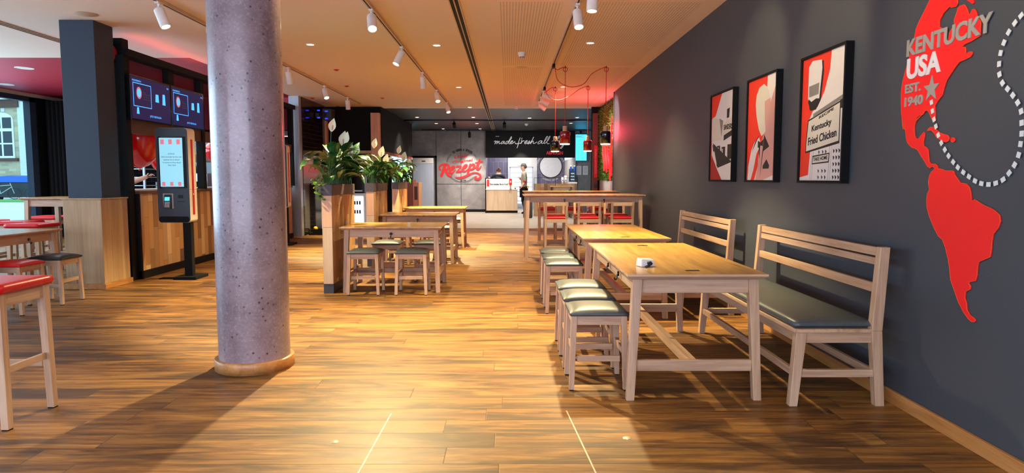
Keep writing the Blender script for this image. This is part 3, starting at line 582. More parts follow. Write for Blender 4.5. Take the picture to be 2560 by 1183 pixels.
T = WALLR(2.199)
m = tag(mb('mural_red').prism(MAP[::-1], T, .006).build('wall_map'), 'big flat red map of the Americas on the dark right wall', 'wall decoration')
for P in (CUBA, ISLE, ARCT): mb('mural_red').prism(P[::-1], T, .006).build('island', m)
b = mb('mural_edge')
for P in (MAP, CUBA, ISLE): b.tube([(2.1935, y, z) for y, z in P+P[:1]], .0015, 4)
b.build('outline', m)
n = 0
PD = None
for i, (y, z) in enumerate(DOTS):
    y2, z2 = DOTS[min(i+1, len(DOTS)-1)]; y1, z1 = DOTS[max(i-1, 0)]; a = math.atan2(z2-z1, y2-y1); c, s = math.cos(a), math.sin(a); h = .0125
    q = [(y+(u*c-v*s)*h, z+(u*s+v*c)*h) for u, v in ((-1, -.85), (1, -.85), (1, .85), (-1, .85))]
    if PD is None: PD = empty('dashed_line', (0, 0, 0)); tag(PD, 'white dashed route line curving over the dark wall beside the red map', 'wall decoration')
    mb('dash_white').prism([(yy, zz) for yy, zz in q][::-1], WALLR(2.1925), .003).build('dash', PD)
lt = empty('wall_lettering', (0, 0, 0)); tag(lt, 'raised silver capitals with a star across the red map', 'sign')
TT = TXR(2.1925)
for word, mt, y0, y1, z0, z1, nmz in (('KENTUCKY', 'letter_grey', 3.80, 3.135, 1.943, 2.035, 'word'), ('USA', 'letter_white', 3.79, 3.495, 1.818, 1.932, 'word'), ('EST.', 'letter_grey', 3.797, 3.655, 1.744, 1.794, 'word'), ('1940', 'letter_grey', 3.797, 3.63, 1.671, 1.724, 'year')):
    b = mb(mt); text(b, word, -y0, z0, -y1, z1, TT, .004, bold=.035); b.build(nmz, lt)
b = mb('letter_grey'); b.prism([(-3.562+math.sin(2*PI*i/10)*(.068 if i % 2 == 0 else .028), 1.742+math.cos(2*PI*i/10)*(.068 if i % 2 == 0 else .028)) for i in range(10)], TT, .004); b.build('star', lt)

def poster(y_far, y_near, label, shapes, words=()):
    t = thing('framed_poster', (2.2, (y_far+y_near)/2, 1.70), label, 'picture', 'framed posters on the right wall'); hw = abs(y_far-y_near)/2; hh = .453; fw = .018; D = .055
    b = mb('black_paint')
    for a in ((-hw, hw, -hh, -hh+fw), (-hw, hw, hh-fw, hh), (-hw, -hw+fw, -hh+fw, hh-fw), (hw-fw, hw, -hh+fw, hh-fw)): b.box(-D, -.001, a[0], a[1], a[2], a[3])
    b.build('frame', t, .002)
    W2, H2 = hw-fw, hh-fw; T2 = lambda u, v, w: (-.040-w, W2-u*2*W2, H2-v*2*H2)
    b = mb('print_red').box(-.040, -.012, -W2, W2, -H2, H2); k = 0
    for mt, *pl in shapes:
        k += 1; b.mat(mt)
        if mt.startswith('print') and isinstance(pl[0], list): b.prism(pl[0], T2, .0004+.0001*k)
        else: ribbon(b, pl[0], pl[1], T2, .0004+.0001*k, 4)
    b2 = b
    for s, u0, v0, u1, v1, rise in words:
        b.mat('print_black'); text(b, s, u0, -v1, u1, -v0, lambda u, v, w: (-.0425-w, W2-u*2*W2, H2+v*2*H2), .0006, bold=.02, rise=rise)
    b.build('print', t); return t
L = lambda *p: list(p)
poster(7.31, 6.57, 'small looking framed poster farthest along the wall, drawing of a building', [
    ('print_white', L((.48, 0), (1, 0), (1, 1), (.55, 1), (.3, .86), (.05, .70), (.02, .27), (.2, .24))), ('print_cream', L((.05, .25), (.38, .29), (.5, .42), (.55, .54), (.06, .54))),
    ('print_grey', L((.38, .28), (.56, .32), (.5, .5))), ('print_black', L((.72, .20), (.84, .19), (.82, .30), (.72, .30))), ('print_cream', L((.58, .36), (.9, .30), (1, .34), (1, .46), (.58, .49))),
    ('print_black', L((.6, .49), (1, .44), (1, .50), (.6, .55))), ('print_black', L((.08, .58), (.2, .58), (.2, .66), (.12, .66))), ('print_black', L((.3, .60), (.45, .60), (.45, .82), (.3, .84))),
    ('print_black', L((.52, .62), (.68, .62), (.68, .79), (.52, .81))), ('print_black', L((.78, .6), (.96, .6), (.96, .76), (.78, .78))), ('print_cream', L((.54, .64), (.58, .64), (.58, .78), (.54, .78))), ('print_cream', L((.34, .62), (.38, .62), (.38, .8), (.34, .8))),
    ('print_deepred', L((.0, .72), (.12, .76), (.5, .98), (.5, 1), (0, 1))), ('print_black',) + ([(.05, .56), (1, .55)], .012), ('print_black',) + ([(.1, .56), (.35, .86), (.98, .80)], .01)], [('SANDERS', .6, .37, .97, .43, .0)])
poster(6.20, 5.515, 'middle framed poster on the dark wall, pink suited figure on red', [
    ('print_white', L((.68, 0), (1, 0), (1, 1), (.55, 1), (.60, .5), (.66, .2))), ('print_pink', L((.78, .28), (.95, .12), (.98, .95), (.6, 1), (.30, 1), (.45, .7), (.7, .45))),
    ('print_white', L((.28, .62), (.44, .58), (.52, .66), (.34, 1), (.04, 1), (.06, .86), (.16, .70))), ('print_cream', L((.30, .16), (.40, .09), (.56, .07), (.70, .12), (.78, .22), (.80, .36), (.76, .46), (.64, .54), (.52, .57), (.42, .50), (.33, .38), (.28, .26))),
    ('print_pink', L((.60, .24), (.80, .22), (.80, .36), (.76, .46), (.66, .53), (.62, .40))), ('print_red', L((.36, .74), (.46, .68), (.42, .86), (.30, 1), (.16, 1), (.26, .9))), ('print_black', L((.40, .61), (.50, .63), (.60, .60), (.58, .67), (.50, .66), (.46, .80), (.44, .68), (.40, .68))),
    ('print_black', L((.60, .86), (.72, .80), (.82, .86), (.80, .89), (.60, .89))), ('print_black', [(.62, .56), (.80, .68), (.60, .72), (.50, .98)], .008), ('print_black', [(.18, .72), (.30, .62), (.44, .56)], .012), ('print_black', [(.06, .88), (.04, 1)], .02)])
poster(5.07, 4.395, 'largest looking framed poster nearest the map, tall shop sign drawing', [
    ('print_white', L((.68, 0), (1, 0), (1, 1), (.0, 1), (.0, .975), (.22, .955), (.26, .73), (.14, .71), (.18, .52), (.28, .44), (.40, .41), (.55, .30), (.66, .14))), ('print_black', L((.17, .075), (.24, .04), (.50, .055), (.52, .14), (.47, .36), (.36, .43), (.22, .43), (.16, .36))),
    ('print_white', L((.15, .07), (.24, .03), (.46, .045), (.48, .11), (.43, .345), (.34, .37), (.22, .37), (.15, .33))), ('print_grey', L((.17, .23), (.42, .22), (.41, .31), (.18, .32))), ('print_black', L((.17, .33), (.24, .36), (.35, .34), (.42, .345), (.36, .42), (.20, .42))),
    ('print_black', L((.13, .70), (.17, .505), (.92, .40), (.925, .72), (.13, .775))), ('print_cream', L((.15, .70), (.19, .515), (.905, .415), (.905, .70), (.15, .76))), ('print_black', L((.90, .38), (1.0, .38), (.97, .46), (.92, .46))),
    ('print_grey', L((.30, .46), (.96, .36), (.96, .39), (.30, .49))), ('print_black', [(.30, .77), (.27, 1)], .012), ('print_black', [(.34, .77), (.31, 1)], .008), ('print_black', [(.76, .72), (.74, 1)], .012), ('print_black', [(.72, .73), (.70, 1)], .008),
    ('print_black', L((.32, .80), (.72, .785), (.71, .86), (.31, .87))), ('print_cream', L((.335, .81), (.705, .795), (.695, .85), (.325, .86)))] + [('print_black', [(x, y), (x+.03, y+.012), (x+.01, y+.03)], .006) for x in (.46, .55, .62, .80, .86, .92) for y in [.76+.05*j for j in range(5)] if not (.76 < y < .9 and x < .7)],
    [('RECIPE', .45, .49, .78, .512, .05), ('Kentucky', .28, .555, .74, .62, .035), ('Fried Chicken', .20, .65, .86, .715, .05), ('TAKE HOME', .35, .815, .68, .845, .01)])
t = thing('red_light_strip', (-4.72, 9.75, 2.851), 'red light strip lying on the black beam over the counter', 'light strip')
mb('charcoal').box(-.03, .03, -1.1, 1.1, 0, .006).build('channel', t); mb('neon_red').box(-.03, .03, -1.08, 1.08, .006, .018).build('light_tube', t)
# ================================================================ CEILING LAMPS
def track(x, y0, y1, label):
    t = thing('light_track', (x, (y0+y1)/2, CZ), label, 'light track', 'ceiling light tracks'); h = (y1-y0)/2
    mb('track_cream').box(-.024, .024, -h, h, -.035, -.001).build('rail', t, .002); mb('vent_black').box(-.007, .007, -h+.01, h-.01, -.0365, -.0345).build('slot', t); return t
track(.70, -1.5, 15.95, 'cream light track running along the ceiling on the right side')
track(-1.43, -1.5, 17.5, 'cream light track running along the middle of the ceiling')
track(-3.50, 1.0, 16.3, 'cream light track on the left side passing behind the concrete column')
def spotlight(x, y, aim, label, power, body='white_paint', z=CZ-.035, lens='lens_glow', angle=52, col=WARM, group='white track spotlights', s=1.0, blend=.6):
    t = thing('track_spotlight', (x, y, z), label, 'spotlight', group); d = Vector(aim).normalized(); top = Vector((0, 0, -.075*s))
    mb(body).box(-.02*s, .02*s, -.05*s, .05*s, -.018*s, 0).cyl((0, 0, -.018*s), (0, 0, -.05*s), .012*s, n=12).ball((0, 0, -.055*s), .018*s, 8).build('adapter', t)
    a = top; e = top+d*.185*s; R = .05*s; R0 = .047*s
    b = mb(body).cyl(a-d*.01, a, R*.9, R, 28).cyl(a, e, R, R, 28, caps=False).cyl(e, e+d*.001, R, R*.84, 28, caps=False).cyl(e, e-d*.015, R*.84, R*.8, 28, caps=False); b.build('lamp_body', t)
    mb(lens).cyl(e-d*.010, e-d*.006, R*.83, R*.83, 24).build('lens', t)
    mb(body).tube([(0, 0, -.05*s), top+d*.02-Vector((0, 0, 0)), ], .008*s, 8).build('arm', t)
    if power: 
        w = t.matrix_basis.translation+e+d*.012; spot(w, d, power, angle, blend, col, .04)
    return t
spotlight(.76, 6.28, (-.05, -.12, -1), 'white track spotlight cut by the top photo edge on the right track', 800, angle=95, blend=.35)
spotlight(.70, 7.05, (.05, -.45, -1), 'white track spotlight with glowing lens just above the second right table', 520, angle=60)
spotlight(-1.43, 7.29, (.20, -.78, -1), 'frontmost visible white spotlight on the middle track, lens toward the viewer', 1350, angle=76, blend=.8)
spotlight(-1.43, 9.31, (-.45, -.35, -1), 'second white spotlight on the middle track, tilted to the left', 1300, angle=60)
spotlight(-1.43, 11.52, (.05, .22, -1), 'third white spotlight on the middle track, hanging straight down', 1300, angle=60)
spotlight(-1.43, 13.76, (.2, -.55, -1), 'fourth white spotlight on the middle track with glowing lens', 1300, angle=60)
spotlight(-1.43, 15.98, (.3, -.5, -1), 'rearmost white spotlight at the end of the middle track', 1100, angle=60)
spotlight(-3.50, 7.0, (.42, -.12, -1), 'white spotlight left of the concrete column, tilted to the right', 900, angle=66)
spotlight(-3.50, 11.03, (0.05, .2, -1), 'white spotlight just right of the concrete column, hanging straight down', 1100, angle=60)
spotlight(-3.50, 13.16, (.35, -.45, -1), 'white spotlight on the left track tilted with a bright lens', 1100, angle=60)
spotlight(-3.50, 15.02, (0, .2, -1), 'rearmost white spotlight on the left track above the planters', 900, angle=60)
for i, (y, a) in enumerate(((13.9, (1, .15, -.35)), (14.9, (1, .1, -.5)), (15.8, (1, .05, -.7)))):
    spotlight(.70, y, a, ['uppermost', 'middle', 'lowermost'][i]+' white spotlight of the tilted cluster at the end of the right track', 260, angle=50, col=(1, .93, .8), group='spotlights turned to the plant wall')
# lamps on the same tracks in front of the frame's top edge
for i, (x, y, aim, p, an) in enumerate(((-1.43, 4.9, (.35, -.75, -1), 110, 80), (-1.43, 2.6, (.1, .1, -1), 30, 80), (.70, 3.4, (-.55, .0, -1), 130, 70), (.70, 1.8, (.3, .35, -1), 60, 60), (-3.5, 4.4, (-.1, -.2, -1), 40, 80), (-3.5, 2.4, (-.3, .3, -1), 30, 80),
        (.70, 5.35, (1.3, .55, -.62), 75, 46), (.70, 4.4, (1.35, .3, -.7), 70, 46), (.70, 3.0, (1.4, .25, -.75), 70, 56))):
    spotlight(x, y, aim, f'white track spotlight {["over the open floor", "over the aisle", "over the floor patch", "near the bench", "beside the column", "over the left aisle", "lighting the wall", "lighting the framed posters", "lighting the wall map"][i]}, above the picture', p, angle=an)
nd = [0]
def downlight(x, y, label, power=25, r=.045, g='recessed ceiling downlights', m='downlight_glow', ring='white_paint', z=CZ, col=WARM):
    t = thing('downlight', (x, y, z), label, 'downlight', g); mb(ring).lathe([(r, -.001), (r+.004, -.008), (r+.018, -.005), (r+.02, -.0005)], n=24).build('trim_ring', t)
    mb(m).cyl((0, 0, -.003), (0, 0, -.0045), r+.002, n=24).build('lens', t)
    if power: spot((x, y, z-.03), (0, 0, -1), power, 110, .8, col, .04)
for x, y, l in ((-2.654, 9.317, 'round ceiling downlight just right of the concrete column'), (-.965, 9.364, 'round ceiling downlight beside the middle track, nearer one'), (-.976, 13.6, 'round ceiling downlight beside the middle track, farther one'),
                (-.978, 17.38, 'round ceiling downlight at the dark edge of the pale ceiling'), (1.087, 9.19, 'round ceiling downlight right of the right track, nearer one'), (1.076, 13.53, 'round ceiling downlight between the pendant cords')): downlight(x, y, l, 380)
for i, (x, y) in enumerate(((-2.68, 20.2), (-1.03, 20.2), (.63, 20.45), (2.03, 20.3), (-2.36, 22.5), (-1.03, 22.5), (2.04, 22.36), (-2.36, 24.9), (-1.03, 24.9))):
    downlight(x, y, ('front row' if i < 4 else 'middle row' if i < 7 else 'back row')+' downlight in the dark rear ceiling, '+['leftmost', 'above the grey panel', 'above the lettered sign', 'rightmost', 'left of the black spot', 'right of the black spot', 'near the blue screen', 'over the left panel joint', 'over the right panel joint'][i], 260, .05, 'downlights in the dark rear ceiling', col=(1, .88, .76))
for i, (x, y) in enumerate(((-2.839, 11.44), (-3.141, 13.44), (-4.379, 15.43), (-2.815, 15.42), (-4.255, 17.2))):
    t = thing('sprinkler_rosette', (x, y, CZ), 'small dark red round ceiling cap, '+['nearest to the viewer', 'second from the viewer', 'left of the white spotlights', 'near the middle track', 'farthest, at the black fascia'][i], 'ceiling fitting', 'small red ceiling caps')
    mb('logo_red').lathe([(.0, -.014), (.03, -.013), (.045, -.004), (.05, -.0005)], n=20).build('cap', t); mb('vent_black').cyl((0, 0, -.014), (0, 0, -.018), .018, n=14).build('core', t)
for i, (x, y, s, l) in enumerate(((.195, 9.9, 1, 'round white smoke detector on the perforated ceiling, largest in view'), (.195, 17.3, 1, 'small white smoke detector at the rear edge of the pale ceiling'), (.593, 22.6, 1, 'white smoke detector on the dark rear ceiling'))):
    t = thing('smoke_detector', (x, y, CZ), l, 'smoke detector', 'smoke detectors'); mb('white_paint').lathe([(.058, 0), (.058, -.028), (.05, -.032), (.05, -.045), (.040, -.062), (.034, -.062)], n=24).build('base', t)
    mb('charcoal').cyl((0, 0, -.055), (0, 0, -.066), .036, n=20).build('sensor_grille', t); mb('white_paint').cyl((0, 0, -.066), (0, 0, -.076), .016, n=16).build('sensor', t)
for i, (x, y, r, l) in enumerate(((.208, 11.18, .10, 'flat round ceiling speaker behind the smoke detector'), (-4.615, 7.636, .12, 'flat round ceiling speaker in front of the square pillar'))):
    t = thing('ceiling_speaker', (x, y, CZ), l, 'speaker', 'round ceiling speakers'); mb('track_cream').lathe([(0, -.006), (r-.01, -.006), (r, -.001)], n=32).build('grille', t)
for i, (x, y) in enumerate(((-7.87, 11.3), (-9.6, 13.25))): downlight(x, y, ['larger', 'smaller'][i]+' pale round lamp in the red ceiling at the left', 30, .12, 'lamps in the red ceiling', 'warm_white')
for i, (x, y) in enumerate(((-1.664, 21.05), (-.122, 21.04), (-1.43, 25.2), (.477, 25.2))):
    spotlight(x, y, (0, .45 if y > 23 else 1.6, -1), ['black spotlight on the front rail before the grey panel', 'black spotlight on the front rail above the lettering', 'black spotlight close above the grey panel', 'black spotlight close above the lettered sign'][i], 330, 'black_paint', 3.03, group='black rear spotlights', col=(1, .88, .76))
for i, y in enumerate((21.05, 25.2)): bx('ceiling_rail', 'black_gloss', -3.2, 3.2, y-.02, y+.02, 3.03, 3.069); tag(COL.objects[-1], ['front', 'rear'][i]+' black lighting rail across the dark ceiling', 'light track', 'black rails')

# ---------------------------------------------------------------- pendants
def pendant(hx, hy, zc, m, start, mids, label):
    t = thing('pendant_lamp', (hx, hy, CZ), label, 'pendant lamp', 'pendant lamps over the bar tables'); z = zc-CZ
    pts = [Vector(start)-Vector((hx, hy, CZ))]+[Vector(p)-Vector((hx, hy, CZ)) for p in mids]+[Vector((-.03, 0, -.02)), Vector((0, 0, -.03))]
    mb('cord_red').tube(smooth(pts, 6), .0055, 6).tube([(0, 0, -.03), (0, 0, z)], .0055, 6).tube([(.0+.035*math.cos(a), 0, -.055+.035*math.sin(a)) for a in [2*PI*i/14 for i in range(15)]], .0055, 6).build('cord', t)
    mb('black_paint').cyl((0, 0, -.0), (0, 0, -.035), .006, n=8).build('ceiling_hook', t)
    mb('pale_wood_cap').lathe([(0, 0), (.036, -.001), (.038, -.006), (.038, -.085)], (0, 0, z), 24).build('wooden_cap', t)
    sh = mb(m).lathe([(.036, -.083), (.066, -.085), (.080, -.096), (.083, -.11), (.083, -.285), (.079, -.285), (.079, -.12), (.0, -.10)], (0, 0, z), 36).build('shade', t)
    mb('shade_glow').cyl((0, 0, z-.268), (0, 0, z-.298), .077, n=32).build('diffuser', t); mb('white_paint').lathe([(.079, -.284), (.0835, -.285), (.0835, -.279)], (0, 0, z), 32).build('rim', t)
    spot((hx, hy, zc-.31), (0, 0, -1), 90, 100, .7, WARM, .05)
J1, J2 = (.722, 10.7, 2.99), (.722, 13.35, 2.99)
pendant(.91, 11.05, 2.12, 'shade_red', J1, [(.76, 10.8, 2.97), (.84, 10.95, 3.02)], 'red pendant lamp over the nearer bar table')
pendant(1.566, 11.05, 2.12, 'shade_black', J1, [(.78, 10.8, 2.80), (.98, 10.9, 2.72), (1.2, 11.0, 2.78), (1.33, 11.02, 2.94)], 'glossy black pendant lamp in front of the plant wall')
pendant(.92, 13.5, 2.10, 'shade_black', J2, [(.72, 13.4, 2.94), (.82, 13.45, 3.03)], 'glossy black pendant lamp left of the red one, below the lettered sign')
pendant(1.54, 13.32, 2.10, 'shade_red', J2, [(.8, 13.4, 2.84), (1.0, 13.4, 2.80), (1.2, 13.35, 2.88), (1.38, 13.32, 3.0)], 'smaller looking dark red pendant lamp in front of the blue screen')
for i, y in enumerate((10.7, 13.35)): tag(mb('black_paint').box(.68, .72, y-.09, y+.09, 2.985, 3.034).build('cord_adapter', bevel=.006), ['nearer black cord adapter on the right track', 'farther black cord adapter on the right track'][i], 'adapter', 'cord adapters')

# ================================================================ PLANT WALL WITH NEON
b = mb('moss_green'); rs = random.Random(3); NY, NZ = 46, 60; y0, y1, z0, z1 = 14.62, 17.25, 1.24, 2.98
g = [(2.33-.02-rs.random()*.055, y0+(y1-y0)*i/NY+rs.uniform(-.015, .015), z0+(z1-z0)*j/NZ+rs.uniform(-.012, .012)) for j in range(NZ+1) for i in range(NY+1)]
b.add(g, [(j*(NY+1)+i, (j+1)*(NY+1)+i, (j+1)*(NY+1)+i+1, j*(NY+1)+i+1) for j in range(NZ) for i in range(NY)])
for k in range(2600):
    y, z = rs.uniform(y0, y1), rs.uniform(z0, z1); s = rs.uniform(.02, .05); x = 2.27; a = rs.uniform(0, 6.28)
    b.add([(x, y-s*.4*math.cos(a), z-s*.4*math.sin(a)), (x, y+s*.4*math.cos(a), z+s*.4*math.sin(a)), (x-s*1.2, y+rs.uniform(-.5, .5)*s*2, z+rs.uniform(-.4, 1)*s)], [(0, 1, 2)])
o = b.build('moss_panel'); tag(o, 'green moss plant wall in the niche behind the pendant lamps', 'plant wall')
struct(bx('trim_niche_panel', 'light_tile', 2.30, 2.338, 14.4, 17.28, 0, 1.23)); struct(bx('trim_niche_edge', 'slate_wall', 2.19, 2.34, 14.30, 14.36, 0, CZ))
N = thing('neon_sign', (2.2, 15.9, 1.9), 'red glowing neon script sign on the moss wall', 'neon sign'); rs = random.Random(5)
for k, (ya, zb, zt, sl) in enumerate(((14.62, 1.35, 2.60, .0), (14.78, 1.25, 2.1, .02), (14.95, 1.5, 1.85, .03), (15.12, 1.5, 2.2, .05), (15.3, 1.42, 1.95, .05), (15.48, 1.5, 2.38, .03), (15.66, 1.46, 2.0, .06), (15.86, 1.7, 2.12, .05))):
    m_ = (zb+zt)/2; p = [(0, ya+sl, zt), (0, ya+.05, m_+.1), (-.005, ya-.05, zb+.08), (0, ya+.02, zb), (.0, ya+.05, zb+.12), (0, ya+.07, m_), (0, ya+.10, zt-.18)]
    mb('neon_red').tube([Vector(q)-Vector((0, 15.9, 1.9)) for q in smooth(p, 6)], .013, 8).build('neon_tube', N)
mb('charcoal').box(.03, .045, -.02, .02, -.5, .5).build('support', N)
for y_ in (14.8, 15.6): point((2.0, y_, 2.3), 42, (1, .06, .10), .15)

# ================================================================ PLANTERS
def leaf(b, base, dirv, L_, Wd, bend, up=Vector((0, 0, 1)), seg=6):
    d = Vector(dirv).normalized(); side = d.cross(up).normalized() if abs(d.z) < .98 else Vector((1, 0, 0)); P = Vector(base); st = L_/seg; vs = []; pr = (.12, .62, .95, 1, .8, .45, .03)
    for i in range(seg+1):
        n_ = side.cross(d).normalized(); w = Wd*pr[min(i, 6)]/2; vs += [P-side*w+n_*w*.35, P, P+side*w+n_*w*.35]; d = (d+Vector((0, 0, -bend/seg))).normalized(); P = P+d*st
    b.add(vs, [(3*i+k, 3*i+k+1, 3*i+k+4, 3*i+k+3) for i in range(seg) for k in (0, 1)], True)
def planter(y, seed, Lp, label, group, big=1.0, lab2=''):
    t = thing('planter_divider', (-2.0, y, 0), label, 'planter', group)
    mb('slats_y').box(-.056, .056, .002, Lp, .11, 1.09).build('slatted_body', t, loc=(0, 0, 0)); mb('pale_counter').box(-.054, .054, -.012, .0015, .11, .74).mat('post_oak').box(-.054, .054, -.012, .0015, .743, 1.09).build('end_board', t)
    mb('charcoal').box(-.055, .055, -.006, Lp, 0, .108).build('plinth', t)
    bxm = mb('planter_grey').box(-.062, .062, -.02, Lp+.01, 1.092, 1.21).build('planter_box', t, .002); mb('soil').box(-.058, .058, -.014, Lp, 1.205, 1.212).build('soil', t)
    rr = random.Random(seed)
    p = thing('peace_lily', (-2.0, y+Lp*.5, 1.21), lab2, 'plant', 'white flowering plants in the planters')
    b = mb('leaf_deep'); st = mb('stem_green')
    for k in range(int(88*big)):
        by = rr.uniform(-Lp*.46, Lp*.46); bx_ = rr.uniform(-.04, .04); a = rr.uniform(0, 2*PI); el = rr.uniform(.1, 1.25); h = rr.uniform(.06, .36)*big
        tilt = Vector((math.cos(a)*.5, math.sin(a)*.55, 1)); base = Vector((bx_, by, 0)); tip = base+tilt.normalized()*h
        st.tube([base, base+Vector((0, 0, h*.4)), tip], .0035, 5)
        leaf(b, tip, (math.cos(a)*math.cos(el), math.sin(a)*math.cos(el), math.sin(el)), rr.uniform(.15, .25)*big, rr.uniform(.075, .125)*big, rr.uniform(.7, 2.0))
    b.mat('leaf_light')
    for k in range(int(16*big)):
        by = rr.uniform(-Lp*.45, Lp*.45); a = rr.uniform(0, 2*PI); leaf(b, (rr.uniform(-.1, .1), by, rr.uniform(.12, .4)), (math.cos(a), math.sin(a), rr.uniform(0, 1)), rr.uniform(.09, .16), rr.uniform(.03, .055), 1.0)
    b.build('foliage', p); st.build('stems', p)
    for fx, fy, fz, s in ((.06, -.48, .52, 1), (.10, -.20, .40, 1.15), (.13, -.02, .30, 1.1), (.02, .25, .44, 1.0), (.12, .4, .33, .8)):
        fy *= Lp; b = mb('spathe_white'); pts = []; 
        leaf(b, (fx, fy, fz*big-.02), (.25, -.2, 1), .155*s, .085*s, .25, Vector((0, -1, .1))); f = b.build('flower', p)
        b = mb('pale_wood_cap').tube([(fx+.012, fy-.012, fz*big), (fx+.02, fy-.02, fz*big+.05*s)], .007, 8); b.build('spadix', f); mb('stem_green').tube([(fx*.2, fy, 0), (fx*.7, fy, fz*big*.6), (fx, fy, fz*big-.015)], .004, 5).build('flower_stalk', f)
    return t, p
planter(7.51, 11, 1.08, 'nearest slatted wood divider carrying a grey planter box', 'planter dividers beside the aisle tables', 1.15, 'largest white flowering plant, in the nearest planter')
planter(9.85, 12, 1.08, 'middle slatted wood divider carrying a grey planter box', 'planter dividers beside the aisle tables', 1.0, 'white flowering plant in the middle planter')
planter(12.05, 13, 1.05, 'farthest slatted wood divider carrying a grey planter box', 'planter dividers beside the aisle tables', 1.0, 'white flowering plant in the farthest planter')
# trailing ivy over the corner of the first planter
b = mb('leaf_light'); rr = random.Random(4)
for k in range(26):
    a = rr.uniform(0, 6.28); leaf(b, (-2.07+rr.uniform(-.06, .03), 7.47+rr.uniform(-.03, .05), 1.30-rr.random()*.25), (math.cos(a), math.sin(a)-.5, -.2), .05, .045, .6, seg=4)
b.mat('stem_green').tube(smooth([(-2.0, 7.6, 1.21), (-2.06, 7.47, 1.28), (-2.09, 7.44, 1.16), (-2.08, 7.45, 1.05)], 4), .003, 5); tag(b.build('trailing_ivy'), 'small pale green ivy spilling over the corner of the nearest planter', 'plant')

# ================================================================ ORDER KIOSKS, COUNTER, MENU SCREENS
def kiosk(x, y, label):
    t = thing('order_kiosk', (x, y, 0), label, 'order kiosk', 'self order kiosks')
    bx('base_plate', 'black_paint', -.02, .27, -.06, .30, 0, .035, t, .003); bx('cable_cover', 'black_paint', -.23, -.02, .0, .12, 0, .012, t)
    bx('pole', 'black_paint', .07, .17, .07, .15, .035, .76, t, .004)
    def rr_(x0, x1, z0, z1, r):
        q = []
        for cx, cz, a0 in ((x1-r, z0+r, -90), (x1-r, z1-r, 0), (x0+r, z1-r, 90), (x0+r, z0+r, 180)):
            q += [(cx+r*math.cos(math.radians(a0+i*15)), cz+r*math.sin(math.radians(a0+i*15))) for i in range(7)]
        return q
    T = lambda u, v, w: (u, w, v)
    mb('kiosk_white').prism([p for p in rr_(-.20, .20, .72, 1.91, .045)], lambda u, v, w: (u, .012+w, v), .20).build('housing', t, .002)
    mb('kiosk_dark').prism(rr_(-.198, .198, .722, 1.908, .045), T, .012).build('front_panel', t)
    mb('black_paint').prism(rr_(-.19, .19, .725, .80, .03), lambda u, v, w: (u, -.001+w, v), .002).build('base_band', t)
    b = mb('black_gloss').box(-.165, .178, -.004, 0, 1.155, 1.80); b.build('screen_glass', t)
    p = mb('paper_screen').box(-.15, .14, -.0065, -.004, 1.175, 1.785); p.mat('screen_pink')
    for dx in (-.11, -.01, .09): p.box(dx-.022, dx+.022, -.0075, -.006, 1.705, 1.765).box(dx-.02, dx+.02, -.0075, -.006, 1.185, 1.235)
    p.mat('charcoal'); TT = lambda u, v, w: (u, -.0066-w, v)
    for s, zc, hw in (('BONUS', 1.585, .04), ('Bitte bestellen Sie hier und', 1.548, .125), ('bezahlen Sie an diesem', 1.512, .10), ('Terminal mit Ihrer Karte', 1.477, .115), ('Vielen Dank', 1.445, .05)): text(p, s, -hw, zc-.008, hw, zc+.008, TT, .001, bold=.0)
    p.build('screen_notice', t)
    c = mb('charcoal').hexa([(-.11, -.05, .90), (-.02, -.05, .90), (-.02, 0, .90), (-.11, 0, .90)], [(-.11, -.02, 1.06), (-.02, -.02, 1.06), (-.02, 0, 1.08), (-.11, 0, 1.08)]).build('card_terminal', t, .004)
    mb('letter_grey').box(-.13, .0, -.004, 0, .90, 1.09).build('terminal_plate', t)
    mb('screen_cyan').hexa([(-.095, -.038, 1.0), (-.035, -.038, 1.0), (-.035, -.036, 1.0), (-.095, -.036, 1.0)], [(-.095, -.0275, 1.045), (-.035, -.0275, 1.045), (-.035, -.025, 1.045), (-.095, -.025, 1.045)]).build('terminal_display', c)
    k_ = mb('letter_white')
    for i in range(3):
        for j in range(4): k_.box(-.09+i*.021, -.076+i*.021, -.052+j*.004, -.044+j*.004, .92+j*.018, .931+j*.018)
    k_.build('keypad', c)
    bx('scanner_window', 'black_gloss', .06, .12, -.006, 0, 1.03, 1.07, t); bx('receipt_slot', 'black_gloss', .045, .135, -.004, 0, .985, .992, t)
    bx('red_stripe', 'red_panel', .2, .204, .085, .135, .82, 1.77, t); mb('letter_white').box(.2035, .2045, .1, .12, 1.07, 1.09).build('stripe_emblem', t)
    bx('side_seam', 'charcoal', .2, .201, .012, .21, 1.138, 1.141, t)
    return t
kiosk(-4.22, 8.60, 'tall self order kiosk with cyan lit notice between the pillar and the column')
kiosk(-4.41, 13.0, 'second white sided order kiosk mostly hidden behind the concrete column')
CX = -4.68
t = thing('service_counter', (CX, 8.63, 0), 'long service counter clad in mixed wood slats with a dark top', 'counter')
mb('slats_y').box(-.04, 0, 0.02, 6.1, .10, 1.085).build('slatted_front', t); mb('black_paint').box(-.05, .02, -.02, 6.1, 0, .10).box(-.05, .015, -.02, .02, 0, 1.085).build('plinth', t); mb('brown_header').box(-.55, .03, -.02, 6.1, 1.085, 1.12).build('worktop', t, .003)
mb('light_tile').box(-.50, -.10, .0, 6.0, 1.12, 1.135).build('back_ledge', t); mb('charcoal').box(-.55, -.5, 0, 6.0, 0, 1.085).build('back_panel', t)
b = mb('black_paint').box(CX-.10, CX+.06, 8.44, 14.95, 2.765, 2.85)
for y in (8.44, 10.5, 12.6, 14.85): b.box(CX-.08, CX+.02, y-.03, y+.07, 1.12 if y > 8.5 else 1.12, 2.77)
for y in (9.55, 11.4, 13.5): b.box(CX-.06, CX+.02, y-.06, y+.10, 2.0, 2.77)
